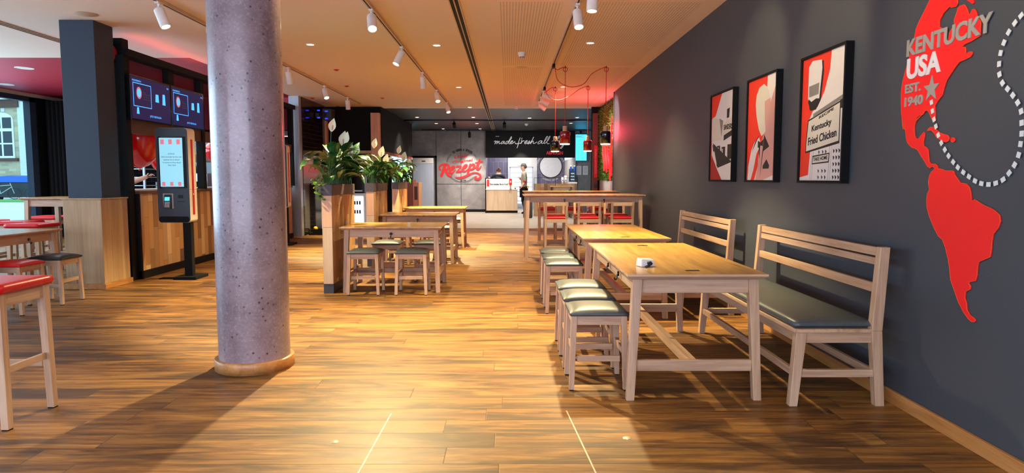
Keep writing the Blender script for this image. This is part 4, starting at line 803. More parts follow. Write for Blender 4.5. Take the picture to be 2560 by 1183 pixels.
struct(b.build('trim_counter_frame')); struct(bx('trim_counter_header', 'brown_header', CX-.08, CX+.0, 8.5, 14.9, 1.84, 2.0)); struct(bx('trim_glass_band', 'tinted_glass', CX-.05, CX-.045, 8.5, 14.9, 2.0, 2.765))
def screen(y0, y1, label):
    t = thing('menu_screen', (-4.60, (y0+y1)/2, 2.27), label, 'screen', 'menu screens above the counter'); h = (y1-y0)/2
    bx('housing', 'black_gloss', -.05, -.002, -h, h, -.275, .275, t, .003); bx('display', 'screen_navy', -.002, .0, -h+.02, h-.02, -.255, .255, t)
    T = lambda u, v, w: (.0006+w, u, v); q = h-.03; f = (-q+.03, -.01, -.10, .19); b = mb('screen_line')
    b.add([T(u, v, w) for w in (0, .0006) for u, v in ((f[0], f[2]), (f[1], f[2]), (f[1], f[3]), (f[0], f[3]), (f[0]+.008, f[2]+.008), (f[1]-.008, f[2]+.008), (f[1]-.008, f[3]-.008), (f[0]+.008, f[3]-.008))],
          [(k+8, (k+1) % 4+8, (k+1) % 4+12, k+12) for k in range(4)]+[(k, (k+1) % 4, (k+1) % 4+4, k+4) for k in range(4)]); b.build('highlight_frame', t)
    for s, a in (('KIOSKBEREICH', (-q+.02, .205, -q+.22, .225)), ('JETZT BESTELLEN', (-.06, -.215, .22, -.185)), ('365', (q-.07, .20, q-.02, .22))): b = mb('screen_line'); text(b, s, *a, T, .0005, bold=0); b.build('headline', t)
    for u0, u1, v0, v1 in ((.09, .18, 0, .10), (.27, .35, -.02, .12), (-.37, -.31, -.19, -.11)):
        mb('screen_line').prism([(u0, v0), (u1, v0), (u1-.01, v1), (u0+.012, v1)], T, .0006).build('product_icon', t)
    d_ = mb('screen_pink').prism([(-.30+.062*math.cos(a), .07+.075*math.sin(a)) for a in [2*PI*i/24 for i in range(24)]], T, .0006).build('round_icon', t)
    mb('screen_line').prism([(-.30+.044*math.cos(a), .07+.054*math.sin(a)) for a in [2*PI*i/24 for i in range(24)]], T, .0010).build('icon_core', d_)
    b = mb('letter_grey'); text(b, 'Neu', -.2, .08, -.15, .095, T, .0006, bold=0)
    for i in range(3): text(b, 'Sammle jetzt Punkte'[:19-i*3], -.2, .055-i*.03, -.05, .07-i*.03, T, .0006, bold=0)
    b.build('caption', t); return t
screen(8.42, 9.41, 'dark blue menu screen nearest the black post above the counter'); screen(9.43, 10.42, 'dark blue menu screen beside the concrete column above the counter'); screen(10.9, 11.9, 'menu screen hidden behind the concrete column')

# kitchen behind the counter
def ball_(x, y, z, r, label):
    t = thing('balloon', (x, y, z), label, 'balloon', 'red balloons in the kitchen'); mb('balloon_red').lathe([(0.001, -r*1.12), (r*.35, -r*.98), (r*.72, -r*.6), (r*.95, -r*.15), (r, .15*r), (r*.9, r*.5), (r*.6, r*.82), (r*.3, r*.95), (.001, r)], n=32).build('skin', t)
    mb('balloon_red').cyl((0, 0, -r*1.12), (0, 0, -r*1.2), .006, .02, 10).build('knot', t); mb('print_white').tube([(r*.9+.012*1, -r*.25*math.cos(a), r*.2*math.sin(a)) for a in [2*PI*i/16 for i in range(17)]], .004, 5).build('printed_mark', t)
for a in ((-5.0, 9.30, 1.78, .33, 'large red balloon left of the order kiosk behind the counter'), (-5.02, 9.98, 1.55, .19, 'lower red balloon touching the left edge of the kiosk'), (-4.90, 11.45, 1.72, .17, 'single red balloon right of the kiosk')): ball_(*a)
def rack(x, y, label):
    t = thing('tray_rack', (x, y, 0), label, 'rack', 'steel kitchen racks')
    for sx in (-.28, .28):
        for sy in (-.3, .3): mb('brushed_steel').box(sx-.015, sx+.015, sy-.015, sy+.015, 0, 1.72).build('post', t)
    for k in range(11): mb('brushed_steel').box(-.28, -.25, -.3, .3, .25+k*.13, .262+k*.13).box(.25, .28, -.3, .3, .25+k*.13, .262+k*.13).box(-.28, .28, -.3, -.285, .25+k*.13, .262+k*.13).build('runner', t)
    mb('brushed_steel').box(-.3, .3, -.32, .32, 1.70, 1.73).build('top', t)
rack(-5.97, 11.0, 'steel tray rack seen through the counter opening left of the kiosk')

t = thing('kitchen_unit', (-6.3, 13.2, 0), 'white kitchen worktop with appliances seen right of the kiosk', 'kitchen unit'); bx('cabinet', 'light_tile', -.4, .5, -1.2, 1.5, 0, 1.0, t); bx('worktop', 'brushed_steel', -.42, .52, -1.2, 1.5, 1.0, 1.04, t); bx('hood', 'white_paint', -.4, .52, -1.2, 1.5, 1.62, 1.72, t)
bx('grill', 'black_gloss', -.1, .4, -.8, -.1, 1.04, 1.22, t, .01); bx('fryer', 'brushed_steel', -.2, .45, .1, .9, 1.04, 1.38, t, .01); bx('upright', 'kiosk_dark', .35, .45, -1.15, -1.0, 1.04, 1.62, t)
area('kitchen_tubes', (-6.4, 12.0, 2.9), (-6.4, 12, 0), 1.5, 4, 90, (.85, .92, 1.0)); area('counter_tubes', (-5.3, 9.6, 2.9), (-5.3, 9.6, 0), .3, 1.5, 25, (.85, .92, 1.0))
t = thing('wall_cupboard', (-6.0, 15.9, 0), 'stainless cupboard with a black framed handle behind the steel corner post', 'cupboard'); bx('body', 'brushed_steel', -.3, 1.15, 0, .45, .99, 2.0, t); bx('hood_lamp', 'white_paint', -.3, 1.15, -.3, .4, 2.24, 2.355, t); mb('lens_glow').box(.8, 1.1, -.25, -.1, 2.235, 2.24).build('lamp_strip', t)
b = mb('black_paint').tube([(1.05, -.05, 2.2), (1.05, -.05, 1.55), (1.15, -.05, 1.55), (1.15, -.05, 1.75)], .012, 6); b.build('handle', t)
t = thing('herb_pot', (-5.02, 15.28, .99), 'tiny pot of green herbs on the black tiled low wall', 'potted plant'); mb('white_paint').lathe([(0, 0), (.04, 0), (.055, .12), (.05, .12)], n=16).build('pot', t); b = mb('leaf_light')
for k in range(14): leaf(b, (0, 0, .12), (math.cos(k), math.sin(k), 1.2), .1, .03, .8)
b.build('leaves', t)
# projector with blue lamps on the tiled wall
t = thing('projector', (-4.30, 16.2, 2.76), 'wall mounted projector glowing blue on the black tiled wall', 'projector')
bx('housing', 'charcoal', -.05, .16, -.10, .25, -.12, .14, t, .01); b = mb('black_gloss').cyl((-.04, -.10, .0), (-.04, -.14, .0), .075, n=24); b.build('lens_tube', t)
for i, (x, z) in enumerate(((-.13, .10), (.05, .08), (-.13, -.07), (.05, -.09))): mb('lamp_blue').box(x-.03, x+.03, -.13, -.11, z-.012, z+.012).build('blue_lamp', t)
bx('wall_bracket', 'charcoal', -.235, -.05, 0, .08, -.05, .05, t); mb('black_paint').tube(smooth([(.16, .1, .1), (.24, .1, .02), (.26, .1, -.12), (.2, .1, -.2), (.14, .1, -.12)], 5), .008, 6).build('cable', t)
# things on the floor by the tiled wall
t = thing('white_cabinet', (-4.42, 16.1, 0), 'slim white cabinet standing right of the black tiled wall', 'cabinet'); bx('body', 'light_tile', -.0, .12, .0, .5, 0, 1.12, t); bx('worktop', 'white_paint', -.02, .40, -.02, .5, 1.12, 1.16, t); bx('display', 'cabinet_glow', .16, .34, .3, .36, .3, 1.0, t); bx('black_machine', 'black_gloss', .18, .36, .05, .28, .2, .62, t, .01)
t = thing('wire_crate', (-4.42, 15.5, 0), 'black crate full of small goods on the floor by the steel post', 'crate'); b = mb('black_paint').box(-.1, .28, -.15, .2, 0, .02)
for z in (.02, .06, .10): b.box(-.1, .28, -.15, -.14, z, z+.025).box(-.1, .28, .19, .2, z, z+.025).box(.27, .28, -.15, .2, z, z+.025)
b.build('basket', t); mb('yellow_plastic').ball((.02, 0, .14), .05, 8).build('goods', t)
t = thing('yellow_bucket', (-4.0, 15.82, 0), 'yellow bucket half hidden behind the nearest planter', 'bucket'); mb('yellow_plastic').lathe([(0, 0), (.09, 0), (.11, .22), (.115, .22)], n=20).build('shell', t); mb('black_paint').tube([(.11*math.cos(a), 0, .22+.1*math.sin(a)) for a in [PI*i/10 for i in range(11)]], .005, 5).build('handle', t)
# rear service area behind the planters
t = thing('drinks_fridge', (-4.35, 19.0, 0), 'glowing glass door drinks fridge seen between the planters', 'fridge'); bx('cabinet', 'white_paint', -.25, .35, .02, .6, 0, .82, t); bx('lit_interior', 'cabinet_glow', -.2, .3, .0, .02, .05, .78, t)
for z in (.3, .55):
    b = mb('charcoal')
    for k in range(6): b.cyl((-.14+k*.07, -.02, z), (-.14+k*.07, -.02, z+.1), .022, n=10)
    b.build('bottle_row', t)['kind'] = 'stuff'
bx('worktop', 'white_paint', -.35, .45, -.05, .62, .82, .86, t)
t = thing('coffee_machine', (-4.30, 19.2, .86), 'black coffee machine with stacked cups behind the planters', 'coffee machine'); bx('body', 'black_gloss', -.2, .25, 0, .4, 0, .5, t, .01); bx('drip_tray', 'brushed_steel', -.15, .2, -.1, 0, .05, .09, t); bx('cup_shelf', 'black_paint', -.2, .25, 0, .4, .55, .60, t); bx('cup_stack', 'white_paint', .05, .2, .1, .25, .6, .8, t, .01)
area('service_tubes', (-4.3, 18.3, 2.9), (-4.3, 19, 0), 1, 1, 30, (.8, .9, 1.0))
t = thing('return_station', (-2.55, 16.8, 0), 'reddish brown wooden tray return cabinet behind the farthest planter', 'cabinet'); bx('body', 'rusty_wood', -.03, .20, 0, .6, 0, 1.24, t, .004); bx('front', 'post_oak', .20, .34, 0, .6, 0, 1.18, t, .003)
bx('flap', 'brown_header', .23, .31, -.004, 0, .75, 1.08, t); text(b := mb('charcoal'), '| |', .24, .50, .28, .60, lambda u, v, w: (u, -.001-w, v), .002); b.build('pictogram', t)
t = thing('menu_stand', (-2.76, 13.8, 0), 'narrow reddish menu stand between the second and third planters', 'stand'); bx('board', 'rusty_wood', -.06, .06, 0, .04, .7, 1.3, t, .003); mb('rusty_wood').hexa([(-.1, 0, 0), (.12, 0, 0), (.12, .3, 0), (-.1, .3, 0)], [(-.05, 0, .7), (.05, 0, .7), (.05, .04, .7), (-.05, .04, .7)]).build('foot', t)

# ================================================================ BACK WALL, SIGN, KITCHEN PASS
t = thing('stainless_fridge', (-3.17, 25.93, 0), 'tall stainless steel fridge in the black framed recess of the grey wall', 'fridge'); bx('body', 'brushed_steel', -.42, .36, -.28, .03, .08, 1.96, t, .006); bx('door', 'brushed_steel', -.40, .34, -.30, -.28, .16, 1.80, t, .004); bx('top_grille', 'light_tile', -.42, .36, -.29, -.27, 1.84, 2.04, t)
bx('handle', 'charcoal', -.36, -.34, -.33, -.30, .8, 1.2, t); bx('name_plate', 'charcoal', -.08, .06, -.295, -.29, 1.90, 1.94, t)
# round script logo on the grey panel
LG = thing('wall_logo', (0, 0, 0), 'round red and black script emblem painted on the grey wall panels', 'sign'); PX = 26.0/1700
def wl(px, py): return ((px-1271)*PX, EYE+(446-py)*PX)
TB = BACK(25.992)
def zz(x, y): return wl(1080+x/10.757, 360+y/10.757)
K = PX/10.757
SK = [0]
def stroke(b, pts, w):
    SK[0] += 1; TBk = BACK(25.992-SK[0]*.0011)
    ribbon(b, [zz(*p) for p in pts], [q*K*1.28 for q in w] if isinstance(w, list) else w*K*1.28, TBk, .004, 5)
b = mb('logo_red')
stroke(b, [(365, 560), (330, 680), (265, 850)], [60, 64, 60]); stroke(b, [(250, 705), (212, 660), (235, 590), (330, 552), (430, 565), (462, 620), (420, 685), (340, 700)], [20, 30, 34, 36, 44, 48, 36, 20]); stroke(b, [(370, 690), (410, 780), (455, 845), (500, 868), (540, 848)], [50, 58, 50, 34, 14])
stroke(b, [(500, 735), (575, 690), (612, 640), (590, 605), (540, 640), (492, 730), (510, 780), (560, 780), (640, 700)], [18, 22, 30, 40, 44, 56, 46, 30, 16]); stroke(b, [(665, 625), (700, 605), (790, 612), (745, 670), (675, 745)], [20, 36, 36, 26, 26]); stroke(b, [(670, 758), (740, 745), (800, 735), (840, 690)], [28, 42, 34, 14])
stroke(b, [(845, 680), (920, 640), (950, 590), (930, 570), (880, 600), (840, 680), (855, 730), (905, 735), (990, 660)], [18, 22, 30, 40, 44, 56, 46, 30, 16]); stroke(b, [(1040, 560), (1010, 670), (975, 775)], [48, 52, 50]); stroke(b, [(1045, 610), (1090, 560), (1135, 570), (1135, 630), (1090, 680), (1040, 690)], [24, 40, 56, 54, 34, 24])
stroke(b, [(1285, 440), (1240, 560), (1215, 650), (1235, 680), (1285, 655), (1328, 585)], [46, 54, 54, 44, 26, 12]); stroke(b, [(1175, 510), (1260, 500), (1365, 475)], [18, 34, 20]); stroke(b, [(620, 882), (720, 910), (840, 895), (980, 835), (1110, 780), (1220, 780), (1295, 830), (1300, 900), (1240, 945), (1175, 930), (1160, 890)], [6, 36, 48, 40, 26, 26, 34, 44, 46, 46, 30]); stroke(b, [(1160, 900), (1195, 875)], 26)
stroke(b, [(1150, 650), (1190, 640)], 16)
for s, x0, x1, y0, y1, rise in (('Unser', 605, 990, 405, 320, 55), ('Original', 540, 1075, 545, 460, 60)):
    p0 = zz(x0, y0); p1 = zz(x1, y1); text(b, s, p0[0], p0[1], p1[0], p1[1], TB, .006, shear=.3, bold=.022, rise=rise*K)
b.build('script', LG); b = mb('print_black'); c = zz(825, 595)
for i, ch in enumerate('11 HERBS & SPICES'):
    if ch == ' ': continue
    a = math.radians(124-i*4.35); R = 430*K; x, z = c[0]+R*math.cos(a), c[1]+R*math.sin(a); q = MB(); q.mat('print_black'); hw = 19*K if ch not in '1I' else 9*K; text(q, ch, -hw, -32*K, hw, 32*K, lambda u, v, w: (u, w, v), .003, bold=.03)
    ca, sa = math.cos(a-PI/2), math.sin(a-PI/2); b.add([(x+v[0]*ca-v[2]*sa, 25.992-v[1], z+v[0]*sa+v[2]*ca) for v in q.v], q.f)
b.build('ring_lettering', LG)
for R, w in ((420, 7), (445, 5)):
    for a0, a1 in ((20, 47), (134, 170), (216, 318)):
        b = mb('print_black'); ribbon(b, [(c[0]+R*K*math.cos(math.radians(a)), c[1]+R*K*math.sin(math.radians(a))) for a in range(a0, a1, 4)], w*K, TB, .003, 2); b.build('ring_line', LG)
b = mb('print_black'); p0 = zz(765, 1000); p1 = zz(920, 962); text(b, 'seit 1940', p0[0], p0[1], p1[0], p1[1], TB, .003, bold=.03); b.build('founding_year', LG)
# handwritten sign on the black band
SG = thing('lettered_sign', (0, 0, 0), 'white handwritten slogan across the black band over the kitchen pass', 'sign'); TB2 = BACK(25.885)
def z2(x, y): return wl(1220+x/12.8, 320+y/12.8)
K2 = PX/12.8; b = mb('letter_white')
WD = {}
for pts in ([(205, 455), (245, 433), (250, 460), (222, 535), (265, 470), (310, 438), (300, 480), (280, 530), (320, 480), (365, 445), (355, 500), (370, 522), (420, 500)], [(520, 455), (480, 445), (430, 490), (430, 525), (480, 505), (530, 455), (510, 515), (560, 515)],
            [(650, 450), (610, 445), (570, 490), (575, 530), (620, 510), (690, 400), (745, 300), (750, 350), (700, 420), (660, 510), (700, 525)], [(710, 500), (780, 460), (790, 430), (750, 440), (715, 495), (740, 525), (800, 500), (860, 455)],
            [(870, 495), (880, 520), (950, 520), (1060, 500)], [(1075, 385), (1085, 310), (1060, 280), (1010, 370), (975, 480), (950, 590), (925, 650)], [(1060, 420), (1075, 440), (1050, 520), (1090, 450), (1140, 430), (1150, 440)], [(1160, 500), (1240, 455), (1245, 425), (1200, 440), (1165, 500), (1190, 525), (1250, 495)],
            [(1270, 500), (1320, 430), (1310, 490), (1280, 530), (1260, 515)], [(1320, 515), (1400, 420), (1450, 310), (1400, 420), (1350, 530), (1400, 455), (1440, 440), (1435, 500), (1470, 515), (1550, 470)], [(1720, 440), (1660, 430), (1590, 490), (1600, 530), (1660, 500), (1720, 430), (1700, 510), (1750, 510)],
            [(1750, 510), (1850, 380), (1890, 290), (1840, 330), (1780, 480), (1800, 520)], [(1800, 520), (1920, 400), (1970, 290), (1930, 320), (1870, 460), (1890, 520), (1945, 515)], [(2120, 440), (2060, 430), (2020, 500), (2050, 525), (2120, 470), (2250, 285), (2245, 340), (2150, 470), (2160, 520)],
            [(2260, 430), (2200, 430), (2170, 500), (2200, 520), (2270, 440), (2255, 510), (2300, 510)], [(2330, 420), (2320, 490), (2360, 500), (2430, 430), (2400, 560), (2330, 670), (2300, 650), (2400, 560), (2500, 480)], [(255, 292), (290, 292)], [(310, 292), (355, 292)]):
    cx_ = min(q[0] for q in pts); key = 0 if cx_ < 860 and pts[0][1] > 300 else 1 if cx_ < 1500 and pts[0][1] > 300 else 2 if cx_ < 1990 and pts[0][1] > 300 else 3 if pts[0][1] > 300 else 4
    ribbon(WD.setdefault(key, mb('letter_white')), [z2(*p) for p in pts], (19 if key < 4 else 14)*K2, TB2, .01, 5)
for key in WD: WD[key].build('word', SG)
b = mb('logo_red'); p0, p1 = wl(1364.5, 387.5), wl(1406, 379); text(b, 'ABHOLEN', p0[0], p0[1], p1[0], p1[1], TB2, .01, bold=.05); b.build('pickup_word', SG)
# round emblem on the lavender tiles, its portrait left blank
EM = thing('round_emblem', (1.85, 29.88, 1.80), 'round white emblem with ring lettering on the lavender tiled wall', 'sign'); T3 = lambda u, v, w: (u, -w, v)
mb('letter_white').cyl((0, 0, 0), (0, -.01, 0), .50, n=48).build('disc', EM); b = mb('print_black'); ribbon(b, [(.49*math.cos(a), .49*math.sin(a)) for a in [2*PI*i/40 for i in range(41)]], .03, lambda u, v, w: (u, -.0105-w, v), .003, 1); b.build('ring', EM)
b = mb('letter_white')
for s_, a_ in (('DAS ORIGINAL', 128), ('LEGENDÄR LECKER', 236), ('BUCKET', 22)):
    b = mb('letter_white')
    for i, ch in enumerate(s_):
        if ch == ' ': continue
        a = math.radians(a_+i*4.6); R = .60; q = mb('letter_white'); text(q, ch, -.016, -.036, .016, .036, lambda u, v, w: (u, w, v), .004, bold=.03); x, z = R*math.cos(a), R*math.sin(a); th = a+PI/2; ca, sa = math.cos(th), math.sin(th)
        b.add([(x+v[0]*ca-v[2]*sa, -v[1], z+v[0]*sa+v[2]*ca) for v in q.v], q.f)
    b.build('ring_word', EM)
# order counter
t = thing('order_counter', (-.24, 25.2, 0), 'pale wood order counter with white upstand below the handwritten slogan', 'counter'); bx('body', 'pale_counter', -.58, .58, 0, .6, .09, .86, t); bx('plinth', 'black_paint', -.58, .58, .0, .58, 0, .09, t); bx('worktop', 'white_paint', -.60, .62, -.02, .62, .86, .885, t)
bx('upstand', 'white_paint', -.59, .47, .0, .03, .885, 1.26, t); bx('post', 'black_paint', -.62, -.585, -.01, .62, 0, 1.3, t)
text(b := mb('print_black'), '"Bitte bestellen Sie am Kiosk"', -.46, 1.03, .24, 1.10, lambda u, v, w: (u, -.001-w, v), .003, bold=.03); b.build('notice_text', t)
t = thing('red_tag_stand', (.08, 25.15, .886), 'small red price tag stand on the order counter', 'sign'); mb('black_paint').cyl((0, 0, 0), (0, 0, .16), .008, n=8).cyl((0, 0, 0), (0, 0, .01), .04, n=14).build('stem', t); mb('red_panel').box(-.05, .05, -.006, .006, .15, .38).build('card', t); text(b := mb('letter_white'), '8', -.025, .23, .025, .31, lambda u, v, w: (u, -.008-w, v), .002); b.build('digit', t)
t = thing('red_card', (-.76, 25.17, .885), 'red card at the left end of the order counter', 'sign'); bx('card', 'red_panel', -.03, .05, -.01, .0, .1, .35, t)
t = thing('counter_gadget', (.22, 25.3, .886), 'small black card reader lying on the order counter', 'card reader'); bx('body', 'black_gloss', -.06, .06, -.04, .04, 0, .05, t, .008)
# heated display
t = thing('heated_cabinet', (.55, 28.9, 0), 'lit steel holding cabinet with shelves behind the capped worker', 'cabinet'); b = mb('brushed_steel')
for x in (-.50, .46): b.box(x, x+.04, 0, .6, 0, 1.75)
b.box(-.5, .5, 0, .6, 1.72, 1.78); b.build('frame', t); bx('back', 'cabinet_glow', -.46, .46, .55, .56, .2, 1.72, t)
for k in range(7): bx('shelf', 'brushed_steel', -.46, .46, .0, .55, .3+k*.2, .33+k*.2, t)
area('pass_fill', (.6, 27.5, 2.9), (.6, 28.5, 0), 3.0, 1.6, 120, (1, .96, .92)); area('pass_fill', (.45, 24.0, 3.0), (.45, 24.3, 0), 1.2, .3, 70, (1, .96, .92)); area('pass_fill', (-.4, 26.6, 2.9), (-.4, 26.8, 0), .8, .4, 40, (1, .96, .92)); area('pass_fill', (.3, 29.3, 2.5), (.3, 29.9, 1.2), .6, .3, 15, (1, .97, .93))  # fill panels without fixtures, added to brighten the pass and the capped worker
# wood planters / dividers before the pass
t = thing('wood_barrier', (.86, 23.0, 0), 'low slatted wood barrier with a thin black rail frame behind the bar tables', 'barrier'); mb('slats_x').box(0, 1.48, 0, .12, 0, 1.10).build('slatted_body', t); b = mb('black_paint')
for x in (0, .72, 1.46): b.box(x, x+.012, -.012, 0, .9, 1.30)
b.box(0, 1.472, -.012, 0, 1.29, 1.302); b.build('rail_frame', t)
t = thing('side_table', (1.72, 22.2, 0), 'small wooden table with dark legs in front of the slatted barrier', 'table'); bx('tabletop', 'tabletop_x', -.38, .38, -.3, .3, 1.0, 1.035, t, .003)
for sx in (-1, 1):
    for sy in (-1, 1): bx('leg', 'brown_header', sx*.30-.025, sx*.30+.025, sy*.24-.025, sy*.24+.025, 0, 1.0, t)
bx('apron', 'oak_x', -.28, .28, -.25, -.23, .92, .998, t)
for i, (x, h) in enumerate(((1.83, .22), (1.93, .27))):
    t = thing('cup_stack', (x, 23.06, 1.101), ['shorter', 'taller'][i]+' white stack of paper cups on the barrier', 'cups', 'paper cup stacks'); mb('white_paint').lathe([(0, 0), (.035, 0), (.04, h*.5), (.036, h*.5), (.042, h), (.001, h)], n=18).build('stack', t)
t = thing('drinks_dispenser', (2.17, 23.10, 1.101), 'dark drinks dispenser with blue taps on the barrier', 'drinks dispenser'); bx('body', 'black_gloss', -.11, .11, 0, .18, .06, .5, t, .01); bx('drip_tray', 'white_paint', -.15, .15, -.09, .02, 0, .05, t, .004); 
for x in (-.06, .06): mb('bin_blue').cyl((x, -.03, .42), (x, -.03, .56), .03, n=14).build('tap', t); mb('white_paint').ball((x, -.03, .59), .03, 8).build('tap_knob', t)
for k in range(3): bx('nozzle', 'brushed_steel', -.06, .06, -.03, 0, .12+k*.1, .16+k*.1, t)
t = thing('hanging_screen', (2.74, 25.9, 1.95), 'bright cyan screen hanging right of the handwritten sign', 'screen'); bx('housing', 'charcoal', -.22, .24, 0, .05, -.01, 1.02, t); bx('display', 'screen_cyan', -.20, .22, -.006, 0, .0, .98, t); bx('ceiling_bracket', 'black_paint', -.03, .03, .0, .04, 1.02, 1.12, t)
text(b := mb('white_paint'), 'IIIC', -.17, .86, .1, .95, lambda u, v, w: (u, -.008-w, v), .002); b.build('heading', t)
for i, x in enumerate((2.68, 2.93)):
    t = thing('wall_notice', (x, 25.99, 1.58), ['left', 'right'][i]+' framed white notice sheet below the cyan screen', 'notice', 'notice sheets'); bx('sheet', 'letter_white', -.10, .10, -.012, 0, -.17, .17, t, .002); b = mb('charcoal')
    for k in range(5): b.box(-.06, .06, -.014, -.012, -.1+k*.05, -.092+k*.05)
    b.build('printing', t)
t = thing('red_info_column', (2.20, 17.15, 0), 'slim dark column with a red lettered strip at the end of the right wall', 'column'); bx('body', 'brown_header', -.09, .045, 0, .12, 0, 2.9, t, .003); bx('red_strip', 'red_panel', -.05, .03, -.004, 0, 1.3, 2.1, t); text(b := mb('letter_grey'), 'PICKUP HERE', 0, 0, .62, .035, lambda u, v, w: (.005-v, -.006-w, 1.4+u), .001); b.build('lettering', t); bx('switch_box', 'black_gloss', -.04, .03, -.02, 0, 1.05, 1.16, t)
tag(mb('pouf_grey').lathe([(0, 0), (.13, 0), (.15, .04), (.15, .52), (.12, .57), (0, .57)], n=28).build('waste_bin', loc=(.63, 22.0, 0)), 'dark grey round bin half hidden by the leg of the bar table', 'bin')
for i, (x, y) in enumerate(((-.845, 3.22), (.585, 3.26))):
    tag(mb('stud_metal').lathe([(0, .004), (.018, .004), (.021, .0005)], n=24).build('floor_stud', loc=(x, y, 0)), ['left', 'right'][i]+' small round brass stud set in the floor in the foreground', 'floor stud', 'floor studs')
b = mb('track_cream')
for (x0, ya, x1, yb) in ((-.64, 3.62, -.66, 2.6), (.32, 3.66, .40, 2.6)): b.add([(x0-.0035, ya, .0008), (x0+.0035, ya, .0008), (x1+.0035, yb, .0008), (x1-.0035, yb, .0008)], [(3, 2, 1, 0)])
struct(b.build('trim_floor_hatch'))

# ================================================================ PEOPLE
def figure(name, J, E, R, mats, label, loc, rz=0, subs=2):
    """J joints, E edges, R radii; skinned single surface. mats: function(co) -> material index"""
    t = thing(name, loc, label, 'person', rz=rz)
    me = bpy.data.meshes.new('body'); me.from_pydata(J, E, []); o = bpy.data.objects.new('body', me); COL.objects.link(o)
    sk = o.modifiers.new('s', 'SKIN'); sk.use_smooth_shade = True
    for i, r in enumerate(R): me.skin_vertices[0].data[i].radius = r if isinstance(r, tuple) else (r, r)
    me.skin_vertices[0].data[0].use_root = True
    sd = o.modifiers.new('u', 'SUBSURF'); sd.levels = subs; sd.render_levels = subs
    dg = bpy.context.evaluated_depsgraph_get(); dg.update(); m2 = bpy.data.meshes.new_from_object(o.evaluated_get(dg)); bpy.data.objects.remove(o)
    m2.materials.clear()
    for m_ in mats[0]: m2.materials.append(M[m_])
    for p in m2.polygons: p.material_index = mats[1](p.center); p.use_smooth = True
    m2.name = 'body'; o = bpy.data.objects.new('body', m2); COL.objects.link(o); o.parent = t; return t
# worker in profile facing -X: x forward is negative
J = [(0, 0, .95), (0, 0, 1.12), (-.01, 0, 1.32), (0, 0, 1.46), (-.01, 0, 1.53), (-.03, 0, 1.60), (-.035, 0, 1.69), (-.02, 0, 1.76), (-.115, 0, 1.635),
     (0, -.17, 1.43), (.03, -.22, 1.18), (-.08, -.20, 1.00), (-.13, -.19, .95), (0, .17, 1.43), (-.02, .20, 1.2), (-.14, .10, 1.26), (-.18, .02, 1.32),
     (.0, -.09, .90), (-.06, -.10, .50), (.06, -.10, .10), (-.10, -.10, .04), (0, .09, .90), (.05, .10, .50), (.16, .10, .12), (.02, .10, .04)]
E = [(0, 1), (1, 2), (2, 3), (3, 4), (4, 5), (5, 6), (6, 7), (5, 8), (3, 9), (9, 10), (10, 11), (11, 12), (3, 13), (13, 14), (14, 15), (15, 16), (0, 17), (17, 18), (18, 19), (19, 20), (0, 21), (21, 22), (22, 23), (23, 24)]
R = [(.13, .16), (.12, .14), (.13, .16), (.10, .11), .055, .07, .09, .07, .022, .065, .045, .036, .03, .065, .045, .036, .03, .09, .06, .045, .035, .09, .06, .045, .035]
def mw(c):
    if c.z > 1.50: return 0
    if c.z < .98 and not (abs(c.y) > .172 and c.z > .8): return 2
    if (abs(c.y) > .172 and c.z < 1.18 and c.z > .8) or (c.x < -.125 and c.z > 1.1): return 0
    return 1
P1 = figure('person', J, E, R, (['skin', 'shirt_beige', 'black_paint'], mw), 'person in beige shirt, dark apron and grey cap walking left behind the counter', (.56, 24.3, 0))
b = mb('cap_grey').lathe([(.098, 0), (.100, .03), (.088, .075), (.05, .105), (.001, .112)], n=24); b.hexa([(-.20, -.07, -.005), (-.08, -.09, -.005), (-.08, .09, -.005), (-.20, .07, -.005)], [(-.20, -.07, .005), (-.08, -.09, .012), (-.08, .09, .012), (-.20, .07, .005)]); b.build('cap', P1, loc=(-.02, 0, 1.715))
mb('hair_brown').ball((.015, 0, 1.69), .088, 8, (1, 1, .9)).build('hair', P1); b = mb('black_paint').lathe([(.155, -.1), (.15, -.5), (.14, -.1)], n=20); b.build('apron', P1, loc=(-.01, 0, 1.10)); bx('order_pad', 'yellow_plastic', .10, .16, -.17, -.13, .93, 1.02, P1)
mb('red_panel').cyl((.03, -.222, 1.19), (.0, -.216, 1.13), .05, n=14).build('sleeve_band', P1)
for sy in (-.215, .02):
    b = mb('skin'); bx0, bz = (-.145, .93) if sy < 0 else (-.19, 1.335)
    for k in range(4): b.tube([(bx0, sy*.85+(-.022+k*.015), bz), (bx0-.03, sy*.85+(-.022+k*.015), bz-.02), (bx0-.035, sy*.85+(-.022+k*.015), bz-.045-.006*(k in (1, 2)))], [.009, .008, .007], 6)
    b.tube([(bx0+.02, sy*.85+.03, bz), (bx0-.005, sy*.85+.05, bz-.02)], [.010, .008], 6); b.build('fingers', P1)
b = mb('skin').ball((-.02, -.092, 1.68), .02, 6, (.7, .4, 1.2)); b.build('ear', P1); b = mb('black_gloss').ball((-.112, -.03, 1.69), .008, 6).ball((-.112, .03, 1.69), .008, 6); b.build('eyes', P1)
